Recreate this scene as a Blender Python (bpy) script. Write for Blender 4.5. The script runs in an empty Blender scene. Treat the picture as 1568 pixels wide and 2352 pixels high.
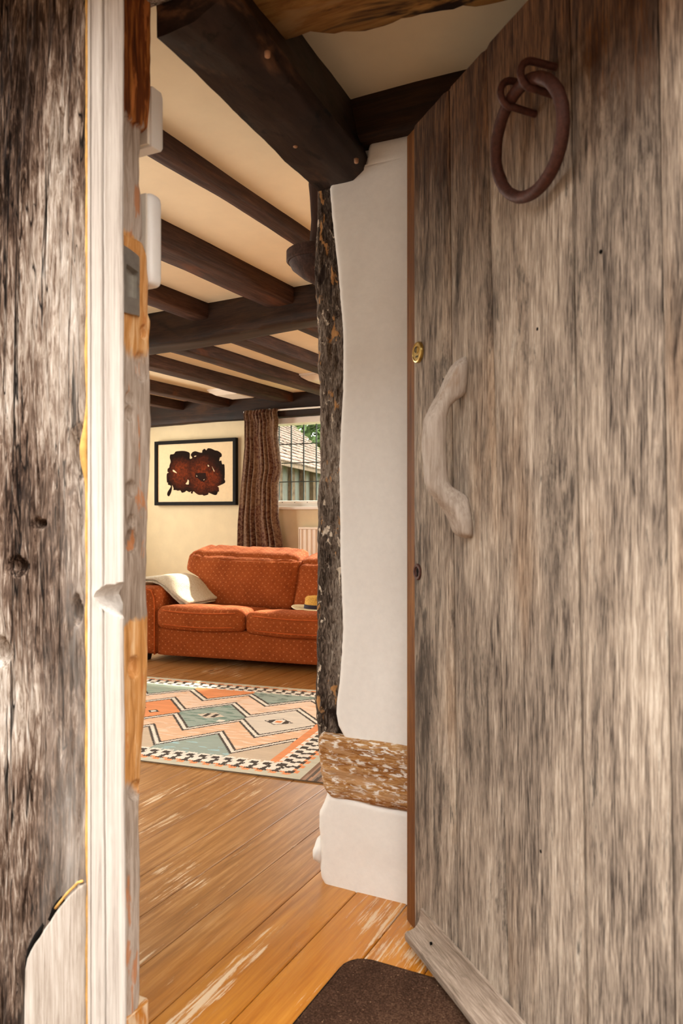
import bpy, bmesh, math, random
from mathutils import Vector, Matrix, noise as NZ

# ------------------------------------------------------------------ scene, camera, light
scene = bpy.context.scene
C = scene.collection
random.seed(7)
PI = math.pi
FPX = 1750.0                                   # focal length in pixels of the 1568x2352 frame
RX, RY = 0.894427, 0.447214                    # camera right vector in world (X, Y)
FX, FY = -0.447214, 0.894427                   # camera forward

cam = bpy.data.cameras.new('camera')
cam.sensor_fit = 'VERTICAL'; cam.sensor_height = 36.0
cam.lens = FPX / 2352 * 36
cam.clip_start = 0.02; cam.clip_end = 200
cam.dof.use_dof = True; cam.dof.focus_distance = 3.4; cam.dof.aperture_fstop = 6.3
cam_o = bpy.data.objects.new('camera', cam); C.objects.link(cam_o)
cam_o.location = (0, 0, 1.0)
cam_o.rotation_euler = (PI/2, 0, math.atan2(RY, RX))
scene.camera = cam_o

world = bpy.data.worlds.new('sky'); scene.world = world; world.use_nodes = True
bg = world.node_tree.nodes['Background']
bg.inputs['Color'].default_value = (1.0, 0.97, 0.935, 1)
bg.inputs['Strength'].default_value = 7.5

def light(name, kind, loc, direction, energy, color, **kw):
    l = bpy.data.lights.new(name, kind); l.energy = energy; l.color = color
    for k, v in kw.items(): setattr(l, k, v)
    o = bpy.data.objects.new(name, l); C.objects.link(o); o.location = loc
    o.rotation_euler = Vector(direction).to_track_quat('-Z', 'Y').to_euler()
    return o
light('sun', 'SUN', (0, 9, 8), (-0.02, -0.83, -0.56), 20.0, (1.0, 0.87, 0.70), angle=0.03)
# added fill lamps in made-up unseen windows, brightening the living room
light('added_window_fill', 'AREA', (-5.52, 3.66, 1.35), (1, 0, -0.05), 42, (1.0, 0.93, 0.84), shape='RECTANGLE', size=0.95, size_y=0.95)
light('added_window_fill', 'AREA', (-5.52, 5.05, 1.35), (1, 0, -0.05), 17, (1.0, 0.93, 0.84), shape='RECTANGLE', size=1.05, size_y=0.95)
light('added_window_fill', 'AREA', (-2.55, 1.14, 1.2), (0.12, 1, -0.12), 20, (1.0, 0.97, 0.93), shape='RECTANGLE', size=1.4, size_y=0.85)
light('added_window_fill', 'AREA', (-0.6, 5.98, 1.40), (0, -1, -0.15), 60, (1.0, 0.93, 0.84), shape='RECTANGLE', size=1.5, size_y=0.9)

vs = scene.view_settings
vs.view_transform = 'Standard'; vs.look = 'None'; vs.gamma = 1.0; vs.use_curve_mapping = False
vs.exposure = 0.12

# ------------------------------------------------------------------ helpers
def hx(h, a=1.0):
    h = h.lstrip('#'); out = []
    for i in (0, 2, 4):
        c = int(h[i:i+2], 16)/255
        out.append(c/12.92 if c <= 0.04045 else ((c+0.055)/1.055)**2.4)
    return (*out, a)
def on_y(px, py, Y):                            # a sight line meets the plane Y
    r = (px-784)/FPX; d = Y/(FY + r*RY)
    return Vector((d*(r*RX+FX), Y, 1-(py-1176)/FPX*d))
def lerp(a, b, t): return a + (b-a)*t
def sstep(a, b, x):
    t = min(1, max(0, (x-a)/(b-a))) if b != a else float(x > a)
    return t*t*(3-2*t)
def table(tab, x):                              # piecewise linear, tab sorted by first value
    if x <= tab[0][0]: return tab[0][1]
    for (a, u), (b, v) in zip(tab, tab[1:]):
        if x <= b: return lerp(u, v, (x-a)/(b-a))
    return tab[-1][1]
def nz(x, y, z): return NZ.noise(Vector((x, y, z)))
def fr(x, y, z, o=4): return NZ.fractal(Vector((x, y, z)), 0.9, 2.1, o)

def tag(o, label=None, cat=None, group=None, kind=None):
    if label: o['label'] = label
    if cat: o['category'] = cat
    if group: o['group'] = group
    if kind: o['kind'] = kind
    return o
def empty(name, loc=(0, 0, 0), rz=0):
    o = bpy.data.objects.new(name, None); C.objects.link(o)
    o.empty_display_size = 0.1
    o.location = loc; o.rotation_euler = (0, 0, rz)
    return o
class MB:
    """collects geometry; build() links it as one mesh object"""
    def __init__(s): s.v = []; s.f = []
    def add(s, vs_, fs):
        b = len(s.v); s.v += [tuple(p) for p in vs_]; s.f += [tuple(i+b for i in f) for f in fs]; return s
    def box(s, x0, x1, y0, y1, z0, z1):
        return s.add([(x0,y0,z0),(x1,y0,z0),(x1,y1,z0),(x0,y1,z0),(x0,y0,z1),(x1,y0,z1),(x1,y1,z1),(x0,y1,z1)],
                     [(0,3,2,1),(4,5,6,7),(0,1,5,4),(1,2,6,5),(2,3,7,6),(3,0,4,7)])
    def grid(s, nu, nv, fn, close_u=False):
        vs_ = [fn(i/(nu-1) if not close_u else i/nu, j/(nv-1)) for j in range(nv) for i in range(nu)]
        fs = []
        for j in range(nv-1):
            for i in range(nu if close_u else nu-1):
                a = j*nu+i; b = j*nu+(i+1) % nu
                fs.append((a, b, b+nu, a+nu))
        return s.add(vs_, fs)
    def rings(s, rings, cap=True, close=True):
        n = len(rings[0]); vs_ = [p for r in rings for p in r]; fs = []
        for j in range(len(rings)-1):
            for i in range(n if close else n-1):
                a = j*n+i; b = j*n+(i+1) % n
                fs.append((a, b, b+n, a+n))
        if cap:
            fs.append(tuple(range(n-1, -1, -1))); m = (len(rings)-1)*n
            fs.append(tuple(range(m, m+n)))
        return s.add(vs_, fs)
    def tube(s, path, rad, n=12, cap=True, closed=False, squash=None):
        P = [Vector(p) for p in path]; m = len(P); rings = []
        for i, p in enumerate(P):
            t = (P[(i+1) % m]-P[i-1]) if closed else (P[min(i+1, m-1)]-P[max(i-1, 0)])
            t.normalize()
            up = Vector((0, 0, 1)) if abs(t.z) < 0.9 else Vector((1, 0, 0))
            if i and not closed or (closed and i):
                up = last
            a = t.cross(up).normalized(); b = a.cross(t).normalized(); last = b
            r = rad(i/(m-1)) if callable(rad) else rad
            sx, sy = squash(i/(m-1)) if squash else (1, 1)
            rings.append([p + a*math.cos(k*2*PI/n)*r*sx + b*math.sin(k*2*PI/n)*r*sy for k in range(n)])
        if closed: rings.append(rings[0][:]); return s.rings(rings, cap=False)
        return s.rings(rings, cap)
    def lathe(s, prof, n=32, c=(0, 0, 0)):
        rings = [[(c[0]+r*math.cos(k*2*PI/n), c[1]+r*math.sin(k*2*PI/n), c[2]+z) for k in range(n)] for r, z in prof]
        return s.rings(rings)
    def build(s, name, mat, parent=None, smooth=False, bevel=0, bseg=2, uv=False, solid=0, weld=False, angle=None):
        me = bpy.data.meshes.new(name); me.from_pydata(s.v, [], s.f); me.update()
        if weld or bevel:
            bm = bmesh.new(); bm.from_mesh(me)
            if weld: bmesh.ops.remove_doubles(bm, verts=bm.verts, dist=1e-5)
            bmesh.ops.recalc_face_normals(bm, faces=bm.faces)
            bm.to_mesh(me); bm.free()
        if smooth:
            me.polygons.foreach_set('use_smooth', [True]*len(me.polygons))
            if angle:
                me.set_sharp_from_angle(angle=angle)
        if uv: box_uv(me)
        if mat: me.materials.append(mat)
        o = bpy.data.objects.new(name, me); C.objects.link(o)
        if parent: o.parent = parent
        if bevel:
            m = o.modifiers.new('bevel', 'BEVEL'); m.width = bevel; m.segments = bseg; m.limit_method = 'ANGLE'; m.angle_limit = 0.6
        if solid:
            m = o.modifiers.new('solid', 'SOLIDIFY'); m.thickness = solid; m.offset = 0
        return o
def box_uv(me):
    lay = me.uv_layers.new(name='UVMap')
    for p in me.polygons:
        n = p.normal; a = max(range(3), key=lambda i: abs(n[i]))
        for li in p.loop_indices:
            c = me.vertices[me.loops[li].vertex_index].co
            lay.data[li].uv = (c.y, c.z) if a == 0 else (c.x, c.z) if a == 1 else (c.x, c.y)
def local(parent, pts):                         # world points into a parent's frame (unscaled, z-rotated)
    m = Matrix.Translation(parent.location) @ parent.rotation_euler.to_matrix().to_4x4()
    mi = m.inverted()
    return [mi @ Vector(p) for p in pts]

def timber(name, A, B, mat, parent=None, seg=0.04, per=4, r=0.008, amp=0.005, f=7.0, st=4.0, wave=0.0, seed=0.0, smooth=True, extra=None):
    """hewn beam: a four-cornered section lofted from A to B, edges eased, surface uneven"""
    A = [Vector(p) for p in A]; B = [Vector(p) for p in B]
    L = ((A[0]+A[2])-(B[0]+B[2])).length/2; n = max(2, int(L/seg))
    axis = ((B[0]+B[2])-(A[0]+A[2])).normalized()
    rings = []
    for j in range(n+1):
        t = j/n; c4 = [A[k].lerp(B[k], t) for k in range(4)]; cen = sum(c4, Vector())/4
        ring = []
        w = Vector((nz(t*L*1.3, seed, 1), nz(t*L*1.3, seed, 5), nz(t*L*1.3, seed, 9)))*wave
        for k in range(4):
            a, b = c4[k], c4[(k+1) % 4]; ln = (b-a).length; e = min(0.3, r/ln)
            for i in range(per):
                q = a.lerp(b, e+(1-2*e)*i/(per-1))
                d = (q-cen); d -= axis*d.dot(axis); d.normalize()
                s = axis*(q.dot(axis)); pp = (q-s)*f + axis*(q.dot(axis)*f/st)
                h = fr(pp.x+seed, pp.y+seed*1.7, pp.z-seed)
                q = q + d*amp*h + w
                if extra: q = extra(q, t, d)
                ring.append(q)
        rings.append(ring)
    if parent: rings = [local(parent, rg) for rg in rings]
    m = MB(); m.rings(rings)
    return m.build(name, mat, parent, smooth=smooth, angle=0.9 if smooth else None)

def puff(h, r, n=14, fn=None):
    """rounded soft box with half sizes h; fn moves each point"""
    m = MB(); hx_, hy_, hz_ = h
    def P(c):
        p = Vector((c[0]*hx_, c[1]*hy_, c[2]*hz_))
        q = Vector([max(-(hh-r), min(hh-r, v)) for v, hh in zip(p, h)])
        d = p-q
        if d.length > 1e-9: p = q + d.normalized()*r
        return fn(p, c) if fn else p
    def curve(t): return math.sin((t*2-1)*PI/2*0.97)/math.sin(PI/2*0.97)
    for ax in range(3):
        for s in (-1, 1):
            def g(u, v, ax=ax, s=s):
                c = [0, 0, 0]; c[ax] = s; a, b = (ax+1) % 3, (ax+2) % 3
                c[a] = curve(u)*s; c[b] = curve(v); return P(c)
            m.grid(n, n, g)
    return m

# ------------------------------------------------------------------ materials
class Mat:
    def __init__(s, name):
        s.m = bpy.data.materials.new(name); s.m.use_nodes = True
        s.t = s.m.node_tree; s.n = s.t.nodes; s.b = s.n['Principled BSDF']; s.out = s.n['Material Output']
        s.tc = s.n.new('ShaderNodeTexCoord')
    def set(s, **kw):
        for k, v in kw.items():
            i = s.b.inputs[k.replace('_', ' ')]
            if hasattr(v, 'is_linked'): s.t.links.new(v, i)
            else: i.default_value = v
        return s
    def ln(s, a, i):
        if hasattr(a, 'is_linked'): s.t.links.new(a, i)
        elif a is not None: i.default_value = a
    def obj(s, rand=True):
        o = s.tc.outputs['Object']
        if not rand: return o
        inf = s.n.new('ShaderNodeObjectInfo')
        v = s.n.new('ShaderNodeVectorMath'); v.operation = 'MULTIPLY_ADD'
        cx = s.n.new('ShaderNodeCombineXYZ')
        for k in range(3): s.t.links.new(inf.outputs['Random'], cx.inputs[k])
        s.t.links.new(cx.outputs[0], v.inputs[0]); v.inputs[1].default_value = (13.7, 29.1, 7.3); s.t.links.new(o, v.inputs[2])
        return v.outputs[0]
    def rnd(s): return s.n.new('ShaderNodeObjectInfo').outputs['Random']
    def pos(s): return s.n.new('ShaderNodeNewGeometry').outputs['Position']
    def map(s, vec, scale=(1, 1, 1), loc=(0, 0, 0), rot=(0, 0, 0)):
        m = s.n.new('ShaderNodeMapping'); s.ln(vec, m.inputs[0])
        m.inputs['Scale'].default_value = scale; m.inputs['Location'].default_value = loc; m.inputs['Rotation'].default_value = rot
        return m.outputs[0]
    def noise(s, vec, scale=1.0, detail=5, rough=0.6, dist=0.0):
        n = s.n.new('ShaderNodeTexNoise'); s.ln(vec, n.inputs['Vector'])
        n.inputs['Scale'].default_value = scale; n.inputs['Detail'].default_value = detail
        n.inputs['Roughness'].default_value = rough; n.inputs['Distortion'].default_value = dist
        return n.outputs[0]
    def voro(s, vec, scale, feat='F1', out='Distance'):
        n = s.n.new('ShaderNodeTexVoronoi'); n.feature = feat; s.ln(vec, n.inputs['Vector']); n.inputs['Scale'].default_value = scale
        return n.outputs[out]
    def math(s, op, a, b=None, c=None):
        n = s.n.new('ShaderNodeMath'); n.operation = op
        for i, v in enumerate((a, b, c)): s.ln(v, n.inputs[i])
        return n.outputs[0]
    def sep(s, vec):
        n = s.n.new('ShaderNodeSeparateXYZ'); s.ln(vec, n.inputs[0]); return n.outputs
    def ramp(s, fac, stops, interp='LINEAR'):
        n = s.n.new('ShaderNodeValToRGB'); s.ln(fac, n.inputs[0]); cr = n.color_ramp; cr.interpolation = interp
        while len(cr.elements) < len(stops): cr.elements.new(0.5)
        for e, (p, c) in zip(cr.elements, stops):
            e.position = p; e.color = c if not isinstance(c, str) else hx(c)
        return n.outputs[0]
    def step(s, fac, a, b):
        n = s.n.new('ShaderNodeMapRange'); n.interpolation_type = 'SMOOTHSTEP'; s.ln(fac, n.inputs[0])
        n.inputs[1].default_value = a; n.inputs[2].default_value = b; return n.outputs[0]
    def mix(s, fac, a, b, mode='MIX'):
        n = s.n.new('ShaderNodeMix'); n.data_type = 'RGBA'; n.blend_type = mode
        s.ln(fac, n.inputs[0])
        for v, i in ((a, n.inputs[6]), (b, n.inputs[7])): s.ln(hx(v) if isinstance(v, str) else v, i)
        return n.outputs[2]
    def bump(s, h, strength=0.4, dist=0.01, prev=None):
        n = s.n.new('ShaderNodeBump'); s.ln(h, n.inputs['Height']); n.inputs['Strength'].default_value = strength; n.inputs['Distance'].default_value = dist
        if prev is not None: s.t.links.new(prev, n.inputs['Normal'])
        return n.outputs[0]

def plain(name, col, rough=0.6, spec=0.3, metal=0.0, var=0.06, sc=30, bump=0.0):
    m = Mat(name); n = m.noise(m.obj(), sc, 4)
    c = hx(col); lo = tuple(x*(1-var*2.2) for x in c[:3])+(1,); hi = tuple(min(1, x*(1+var*2.2)) for x in c[:3])+(1,)
    m.set(Base_Color=m.ramp(n, [(0.3, lo), (0.7, hi)]), Roughness=rough, Specular_IOR_Level=spec, Metallic=metal)
    if bump: m.set(Normal=m.bump(n, bump, 0.004))
    return m.m

def ax_scale(axis, s, stretch):
    v = [s, s, s]; v['xyz'.index(axis)] = s/stretch; return tuple(v)

def wood(name, stops, axis='z', sc=55, stretch=16, dist=1.0, bump=0.5, bd=0.004, rough=0.8, spec=0.2, low=3.0, lowamt=0.5,
         patches=(), rand=True, coat=0.0, streak=None):
    m = Mat(name); o = m.obj(rand)
    g = m.noise(m.map(o, ax_scale(axis, sc, stretch)), 1.0, 7, 0.68, dist)
    fine = m.noise(m.map(o, ax_scale(axis, sc*4, stretch*2.2)), 1.0, 4, 0.7, 0.3)
    lo = m.noise(m.map(o, ax_scale(axis, low, 2.2)), 1.0, 4, 0.6, 0.4)
    f = m.math('ADD', m.math('MULTIPLY', g, 0.62), m.math('MULTIPLY', fine, 0.38))
    f = m.math('ADD', f, m.math('MULTIPLY', m.math('SUBTRACT', lo, 0.5), lowamt))
    col = m.ramp(f, stops)
    for k, (c, s_, a, b, stc) in enumerate(patches):
        pn = m.noise(m.map(o, ax_scale(axis, s_, stc), (k*3.1, k*1.7, k*5.3)), 1.0, 5, 0.6, 0.6)
        col = m.mix(m.step(pn, a, b), col, c)
    if streak:                                  # thin dark drying cracks along the grain
        sn = m.noise(m.map(o, ax_scale(axis, streak[1], 40), (5, 2, 9)), 1.0, 3, 0.5, 1.2)
        col = m.mix(m.step(m.math('ABSOLUTE', m.math('SUBTRACT', sn, 0.5)), 0.018, 0.0), col, streak[0])
    h = m.math('ADD', m.math('MULTIPLY', g, 0.7), m.math('MULTIPLY', fine, 0.3))
    m.set(Base_Color=col, Roughness=rough, Specular_IOR_Level=spec, Normal=m.bump(h, bump, bd))
    if coat: m.set(Coat_Weight=coat, Coat_Roughness=0.25)
    return m

DARK = [(0.25, '#0d0704'), (0.45, '#24150c'), (0.62, '#3a2414'), (0.8, '#5a3d26')]
M = {}
for a in 'xyz':
    M['beam_'+a] = wood('dark_oak_'+a, DARK, a, 40, 14, patches=[('#4d3017', 3.5, 0.55, 0.75, 3), ('#120a06', 5, 0.58, 0.72, 2)], rough=0.62, spec=0.25).m
    M['joist_'+a] = wood('joist_oak_'+a, [(0.25, '#140b06'), (0.45, '#33211a'), (0.62, '#4e352a'), (0.8, '#7a5f4e')], a, 45, 14, patches=[('#6b3d20', 5, 0.57, 0.75, 4)], rough=0.7).m
M['beam_sooty'] = wood('sooty_beam', [(0.25, '#120b08'), (0.5, '#2a1d17'), (0.7, '#3b2a22'), (0.9, '#554034')], 'y', 18, 3, patches=[('#0b0604', 16, 0.56, 0.66, 1.6), ('#6a4a34', 9, 0.56, 0.72, 3)], rough=0.6, spec=0.25).m
M['lintel'] = wood('lintel_oak', [(0.25, '#3a220d'), (0.45, '#7a5428'), (0.65, '#a07a45'), (0.85, '#c2a06c')], 'x', 22, 5, patches=[('#20120a', 9, 0.53, 0.62, 3), ('#8f6f48', 7, 0.6, 0.7, 2)], rough=0.75).m
M['barebeam'] = wood('bare_sole_oak', [(0.28, '#5f3817'), (0.42, '#a06a34'), (0.55, '#c79a66'), (0.72, '#e6cfae')], 'x', 70, 5, dist=1.6, patches=[('#f1e8dc', 120, 0.50, 0.62, 3.0), ('#c09468', 30, 0.52, 0.64, 4)], bump=0.9, bd=0.008, rough=0.9).m
M['bark'] = wood('limewashed_post', [(0.34, '#140d09'), (0.45, '#4a3c31'), (0.54, '#857567'), (0.68, '#c2b5a5')], 'z', 110, 5, dist=2.2, lowamt=0.6, patches=[('#d09a62', 34, 0.60, 0.64, 2.4), ('#ead9c2', 44, 0.62, 0.66, 1.8), ('#2a1c13', 18, 0.6, 0.68, 2)], bump=1.0, bd=0.010, rough=0.85).m
M['plaster'] = plain('white_plaster', '#ece8e1', 0.9, 0.15, var=0.012, sc=60, bump=0.12)
M['cream_wall'] = plain('cream_painted_wall', '#dccdab', 0.9, 0.15, var=0.02, sc=8, bump=0.08)
M['ceiling'] = plain('cream_ceiling_paint', '#ecdcbc', 0.9, 0.15, var=0.015, sc=10, bump=0.1)
M['white_plastic'] = plain('white_plastic', '#f1eee8', 0.35, 0.5, var=0.01)
M['white_paint'] = plain('white_gloss_paint', '#efeae0', 0.4, 0.4, var=0.01)
M['cream_enamel'] = plain('cream_enamel', '#e9dfcf', 0.4, 0.4, var=0.01)
M['black_frame'] = plain('black_frame', '#0c0805', 0.65, 0.15, var=0.05)
M['iron'] = plain('rusty_iron', '#4a2a21', 0.6, 0.4, metal=0.3, var=0.16, sc=120, bump=0.35)
M['steel'] = plain('grey_steel', '#a6a096', 0.42, 0.5, metal=0.75, var=0.06, sc=60, bump=0.1)
M['brass'] = plain('brass', '#b89a56', 0.3, 0.5, metal=0.9, var=0.05)
M['brass_dark'] = plain('dark_brass', '#3c3015', 0.4, 0.5, metal=0.6, var=0.05)
M['black'] = plain('black_hole', '#0a0705', 0.8, 0.1)
M['lead'] = plain('lead_came', '#4b5450', 0.6, 0.3, metal=0.2)
M['filler'] = plain('ochre_filler', '#d8a85e', 0.8, 0.2, var=0.12, sc=40, bump=0.4)
M['paper'] = plain('cream_paper', '#e2cda8', 0.85, 0.1, var=0.02)
M['gravel'] = plain('gravel', '#a39a8c', 0.95, 0.1, var=0.2, sc=50, bump=0.4)
M['slabs'] = plain('stone_path', '#6b5a4c', 0.9, 0.1, var=0.12, sc=6, bump=0.3)

def mat_door():
    m = Mat('weathered_door_oak'); o = m.obj(True)
    z = m.sep(m.tc.outputs['Object'])[2]
    g = m.noise(m.map(o, (260, 260, 20)), 1.0, 4, 0.62, 0.25)           # open fibres
    g2 = m.noise(m.map(o, (80, 80, 5.0), (3, 1, 2)), 1.0, 4, 0.6, 0.4)
    lo = m.noise(m.map(o, (7, 7, 1.8)), 1.0, 5, 0.65, 0.6)
    f = m.math('ADD', m.math('MULTIPLY', g, 0.55), m.math('ADD', m.math('MULTIPLY', g2, 0.30), m.math('MULTIPLY', lo, 0.38)))
    col = m.ramp(f, [(0.46, '#302a25'), (0.56, '#796c60'), (0.66, '#a99988'), (0.80, '#d8ccbb')])
    tint = m.noise(m.map(o, (5, 5, 1.1), (8, 3, 2)), 1.0, 4, 0.6)
    col = m.mix(m.math('MULTIPLY', m.step(tint, 0.5, 0.7), 0.3), col, m.ramp(f, [(0.46, '#40270f'), (0.6, '#8a6238'), (0.78, '#c59a66')]))
    # blackened weathering blotches, and at the head brown unweathered wood with lintel shade painted in
    bl = m.noise(m.map(o, (13, 13, 3.0), (2, 4, 1)), 1.0, 6, 0.72, 0.5)
    bl = m.math('ADD', m.math('MULTIPLY', bl, 0.62), m.math('MULTIPLY', g, 0.42))
    xl_ = m.sep(m.tc.outputs['Object'])[0]
    edge_w = m.math('MULTIPLY', m.step(xl_, 0.26, 0.10), m.step(z, 1.15, 0.75))       # rain-blackened lower free edge
    bl = m.math('ADD', bl, m.math('MULTIPLY', edge_w, 0.055))
    col = m.mix(m.math('MULTIPLY', m.step(bl, 0.545, 0.63), 0.85), col, '#2f2924')
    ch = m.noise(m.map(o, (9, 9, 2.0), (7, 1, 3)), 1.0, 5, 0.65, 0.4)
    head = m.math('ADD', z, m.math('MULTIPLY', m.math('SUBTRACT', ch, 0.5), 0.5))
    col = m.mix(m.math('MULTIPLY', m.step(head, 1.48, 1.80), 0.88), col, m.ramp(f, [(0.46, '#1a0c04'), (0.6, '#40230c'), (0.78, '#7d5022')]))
    m.set(Base_Color=col, Roughness=0.82, Specular_IOR_Level=0.15, Normal=m.bump(f, 0.7, 0.003))
    return m.m
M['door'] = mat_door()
M['door_edge'] = wood('brown_door_edge', [(0.25, '#3a1f0c'), (0.5, '#6e4320'), (0.75, '#a3703c')], 'z', 90, 24, rough=0.6, bump=0.4).m
M['handle'] = wood('silvered_branch', [(0.25, '#6a5c50'), (0.45, '#a19284'), (0.7, '#c9bdb0')], 'z', 60, 10, dist=1.4, rough=0.65, bump=0.35, bd=0.003, patches=[('#8c6b4c', 9, 0.58, 0.75, 3)]).m
M['drip'] = wood('weathered_drip_board', [(0.26, '#3d352e'), (0.42, '#776859'), (0.6, '#a39181'), (0.8, '#cdbfae')], 'x', 150, 12, rough=0.85, bump=0.6, bd=0.003, lowamt=0.6).m

def mat_post():
    m = wood('weathered_post_oak', [(0.26, '#100a06'), (0.40, '#3a2a20'), (0.5, '#786354'), (0.60, '#b9aa9b'), (0.76, '#eee7de')], 'z', 80, 8, dist=1.8, bump=1.0, bd=0.006, rough=0.88, spec=0.12, low=4.0, lowamt=0.75, streak=('#0c0705', 22))
    base = m.b.inputs['Base Color'].links[0].from_socket
    o = m.obj(False); xyz = m.sep(o)
    # paler, rain-bleached wood towards the door side and the foot
    bl = m.noise(m.map(o, (7, 7, 1.6), (1, 2, 3)), 1.0, 5, 0.65, 0.6)
    a = m.math('ADD', m.math('MULTIPLY', xyz[0], 3.2), m.math('ADD', m.math('MULTIPLY', xyz[2], -0.35), m.math('MULTIPLY', m.math('SUBTRACT', bl, 0.5), 1.5)))
    g = m.noise(m.map(o, (90, 90, 7)), 1.0, 6, 0.7, 0.8)
    m.set(Base_Color=m.mix(m.math('MULTIPLY', m.step(a, -0.65, 0.25), 0.65), base, m.ramp(g, [(0.3, '#5c4f45'), (0.45, '#b3a79b'), (0.7, '#ded7cf')])))
    return m.m
M['post'] = mat_post()
M['patch'] = wood('pale_repair_oak', [(0.25, '#6b5d52'), (0.42, '#a89b8e'), (0.65, '#d3cac0')], 'z', 80, 14, bump=0.6, rough=0.9).m
M['stop'] = wood('bleached_door_stop', [(0.32, '#80746a'), (0.44, '#b6aca2'), (0.62, '#d0c9c0')], 'z', 70, 30, bump=0.4, bd=0.002, rough=0.85, lowamt=0.3).m
def mat_jamb():
    m = wood('worn_jamb_oak', [(0.26, '#5c4a3c'), (0.42, '#8f7d6d'), (0.6, '#b8a899'), (0.8, '#ded4ca')], 'z', 70, 10, dist=1.2, bump=0.5, bd=0.003, rough=0.75)
    base = m.b.inputs['Base Color'].links[0].from_socket
    o = m.obj(False); z = m.sep(o)[2]
    n = m.noise(m.map(o, (30, 30, 9)), 1.0, 5, 0.6, 0.5)
    zz = m.math('ADD', z, m.math('MULTIPLY', m.math('SUBTRACT', n, 0.5), 0.09))
    g = m.noise(m.map(o, (90, 90, 8)), 1.0, 6, 0.65, 0.6)
    brown = m.ramp(g, [(0.3, '#35190a'), (0.5, '#6f3a15'), (0.7, '#a86a30')])
    fresh = m.ramp(g, [(0.3, '#a06a34'), (0.5, '#c58c50'), (0.7, '#dfb98a')])
    col = m.mix(m.step(zz, 1.685, 1.70), base, brown)
    for a, b in ((1.275, 1.49), (0.50, 0.805)):
        w = m.math('MULTIPLY', m.step(zz, a, a+0.02), m.step(zz, b+0.006, b-0.006))
        col = m.mix(w, col, fresh)
    pn = m.noise(m.map(o, (35, 35, 8), (4, 4, 4)), 1.0, 4, 0.6, 0.4)
    col = m.mix(m.math('MULTIPLY', m.step(pn, 0.6, 0.66), 0.7), col, '#b8713a')
    m.set(Base_Color=col); return m.m
M['jamb'] = mat_jamb()
def mat_floor():
    m = wood('varnished_pine', [(0.25, '#8a5218'), (0.45, '#b87222'), (0.62, '#cf8a30'), (0.82, '#e0a550')], 'y', 34, 18, dist=0.9, bump=0.12, bd=0.002, rough=0.38, spec=0.6, low=2.2, lowamt=0.3)
    base = m.b.inputs['Base Color'].links[0].from_socket
    P = m.pos(); xyz = m.sep(P)
    big = m.noise(m.map(P, (1.7, 0.8, 1)), 1.0, 5, 0.6, 0.5)
    g = m.noise(m.map(P, (60, 3.5, 1)), 1.0, 6, 0.7, 0.4)
    # trodden boards lose their orange varnish further into the room
    w = m.math('ADD', m.math('MULTIPLY', xyz[0], -1.15), m.math('ADD', m.math('MULTIPLY', xyz[1], 0.25), m.math('MULTIPLY', big, 1.3)))
    worn = m.ramp(g, [(0.3, '#634626'), (0.5, '#92693c'), (0.7, '#b99364')])
    wf = m.step(w, 1.9, 2.5)
    col = m.mix(m.math('MULTIPLY', wf, 0.8), base, worn)
    # pale scuffs along the grain
    s1 = m.noise(m.map(P, (85, 5, 1)), 1.0, 6, 0.75, 0.3); s2 = m.noise(m.map(P, (3.2, 1.6, 1), (3, 3, 0)), 1.0, 3, 0.6)
    sc = m.step(m.math('ADD', m.math('MULTIPLY', s1, 0.6), m.math('ADD', m.math('MULTIPLY', s2, 0.55), m.math('MULTIPLY', m.math('MULTIPLY', m.step(m.math('ABSOLUTE', m.math('ADD', xyz[0], 0.955)), 0.055, 0.0), m.step(xyz[1], 1.85, 1.5)), 0.13))), 0.655, 0.70)
    col = m.mix(m.math('MULTIPLY', sc, 0.75), col, '#e3cfae')
    # knots
    k = m.voro(m.map(P, (6, 1.6, 1)), 1.0)
    col = m.mix(m.step(k, 0.075, 0.03), col, '#5b3210')
    m.set(Base_Color=col, Roughness=m.math('ADD', m.math('MULTIPLY', wf, 0.12), m.math('ADD', 0.25, m.math('MULTIPLY', sc, 0.25))))
    return m.m
M['floorboard'] = mat_floor()

def mat_sofa():
    m = Mat('terracotta_sofa_fabric'); uv = m.tc.outputs['UV']; x, y, _ = m.sep(uv)
    c = 0.047
    def cell(ox, oy):
        fx = m.math('SUBTRACT', m.math('FRACT', m.math('ADD', m.math('DIVIDE', x, c), ox)), 0.5)
        fy = m.math('SUBTRACT', m.math('FRACT', m.math('ADD', m.math('DIVIDE', y, c), oy)), 0.5)
        ax, ay = m.math('ABSOLUTE', fx), m.math('ABSOLUTE', fy)
        d = m.math('ABSOLUTE', m.math('SUBTRACT', ax, ay))
        return m.math('MULTIPLY', m.step(d, 0.05, 0.025), m.step(m.math('MAXIMUM', ax, ay), 0.115, 0.09))
    x_ = m.math('MAXIMUM', cell(0, 0), cell(0.5, 0.5))
    wv = m.noise(m.map(uv, (60, 420, 1)), 1.0, 4, 0.6); lo = m.noise(uv, 6, 3)
    f = m.math('ADD', m.math('MULTIPLY', wv, 0.7), m.math('MULTIPLY', lo, 0.3))
    col = m.ramp(f, [(0.3, '#602b13'), (0.5, '#9c4e24'), (0.7, '#b56536')])
    col = m.mix(m.math('MULTIPLY', x_, 0.6), col, '#d89058')
    m.set(Base_Color=col, Roughness=0.9, Specular_IOR_Level=0.1, Normal=m.bump(wv, 0.4, 0.002))
    return m.m
M['sofa'] = mat_sofa()
M['sofa_piping'] = plain('terracotta_piping', '#b85a2a', 0.85, 0.1, var=0.08)
M['dark_wood_leg'] = plain('dark_wooden_leg', '#20140c', 0.5, 0.3)
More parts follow.
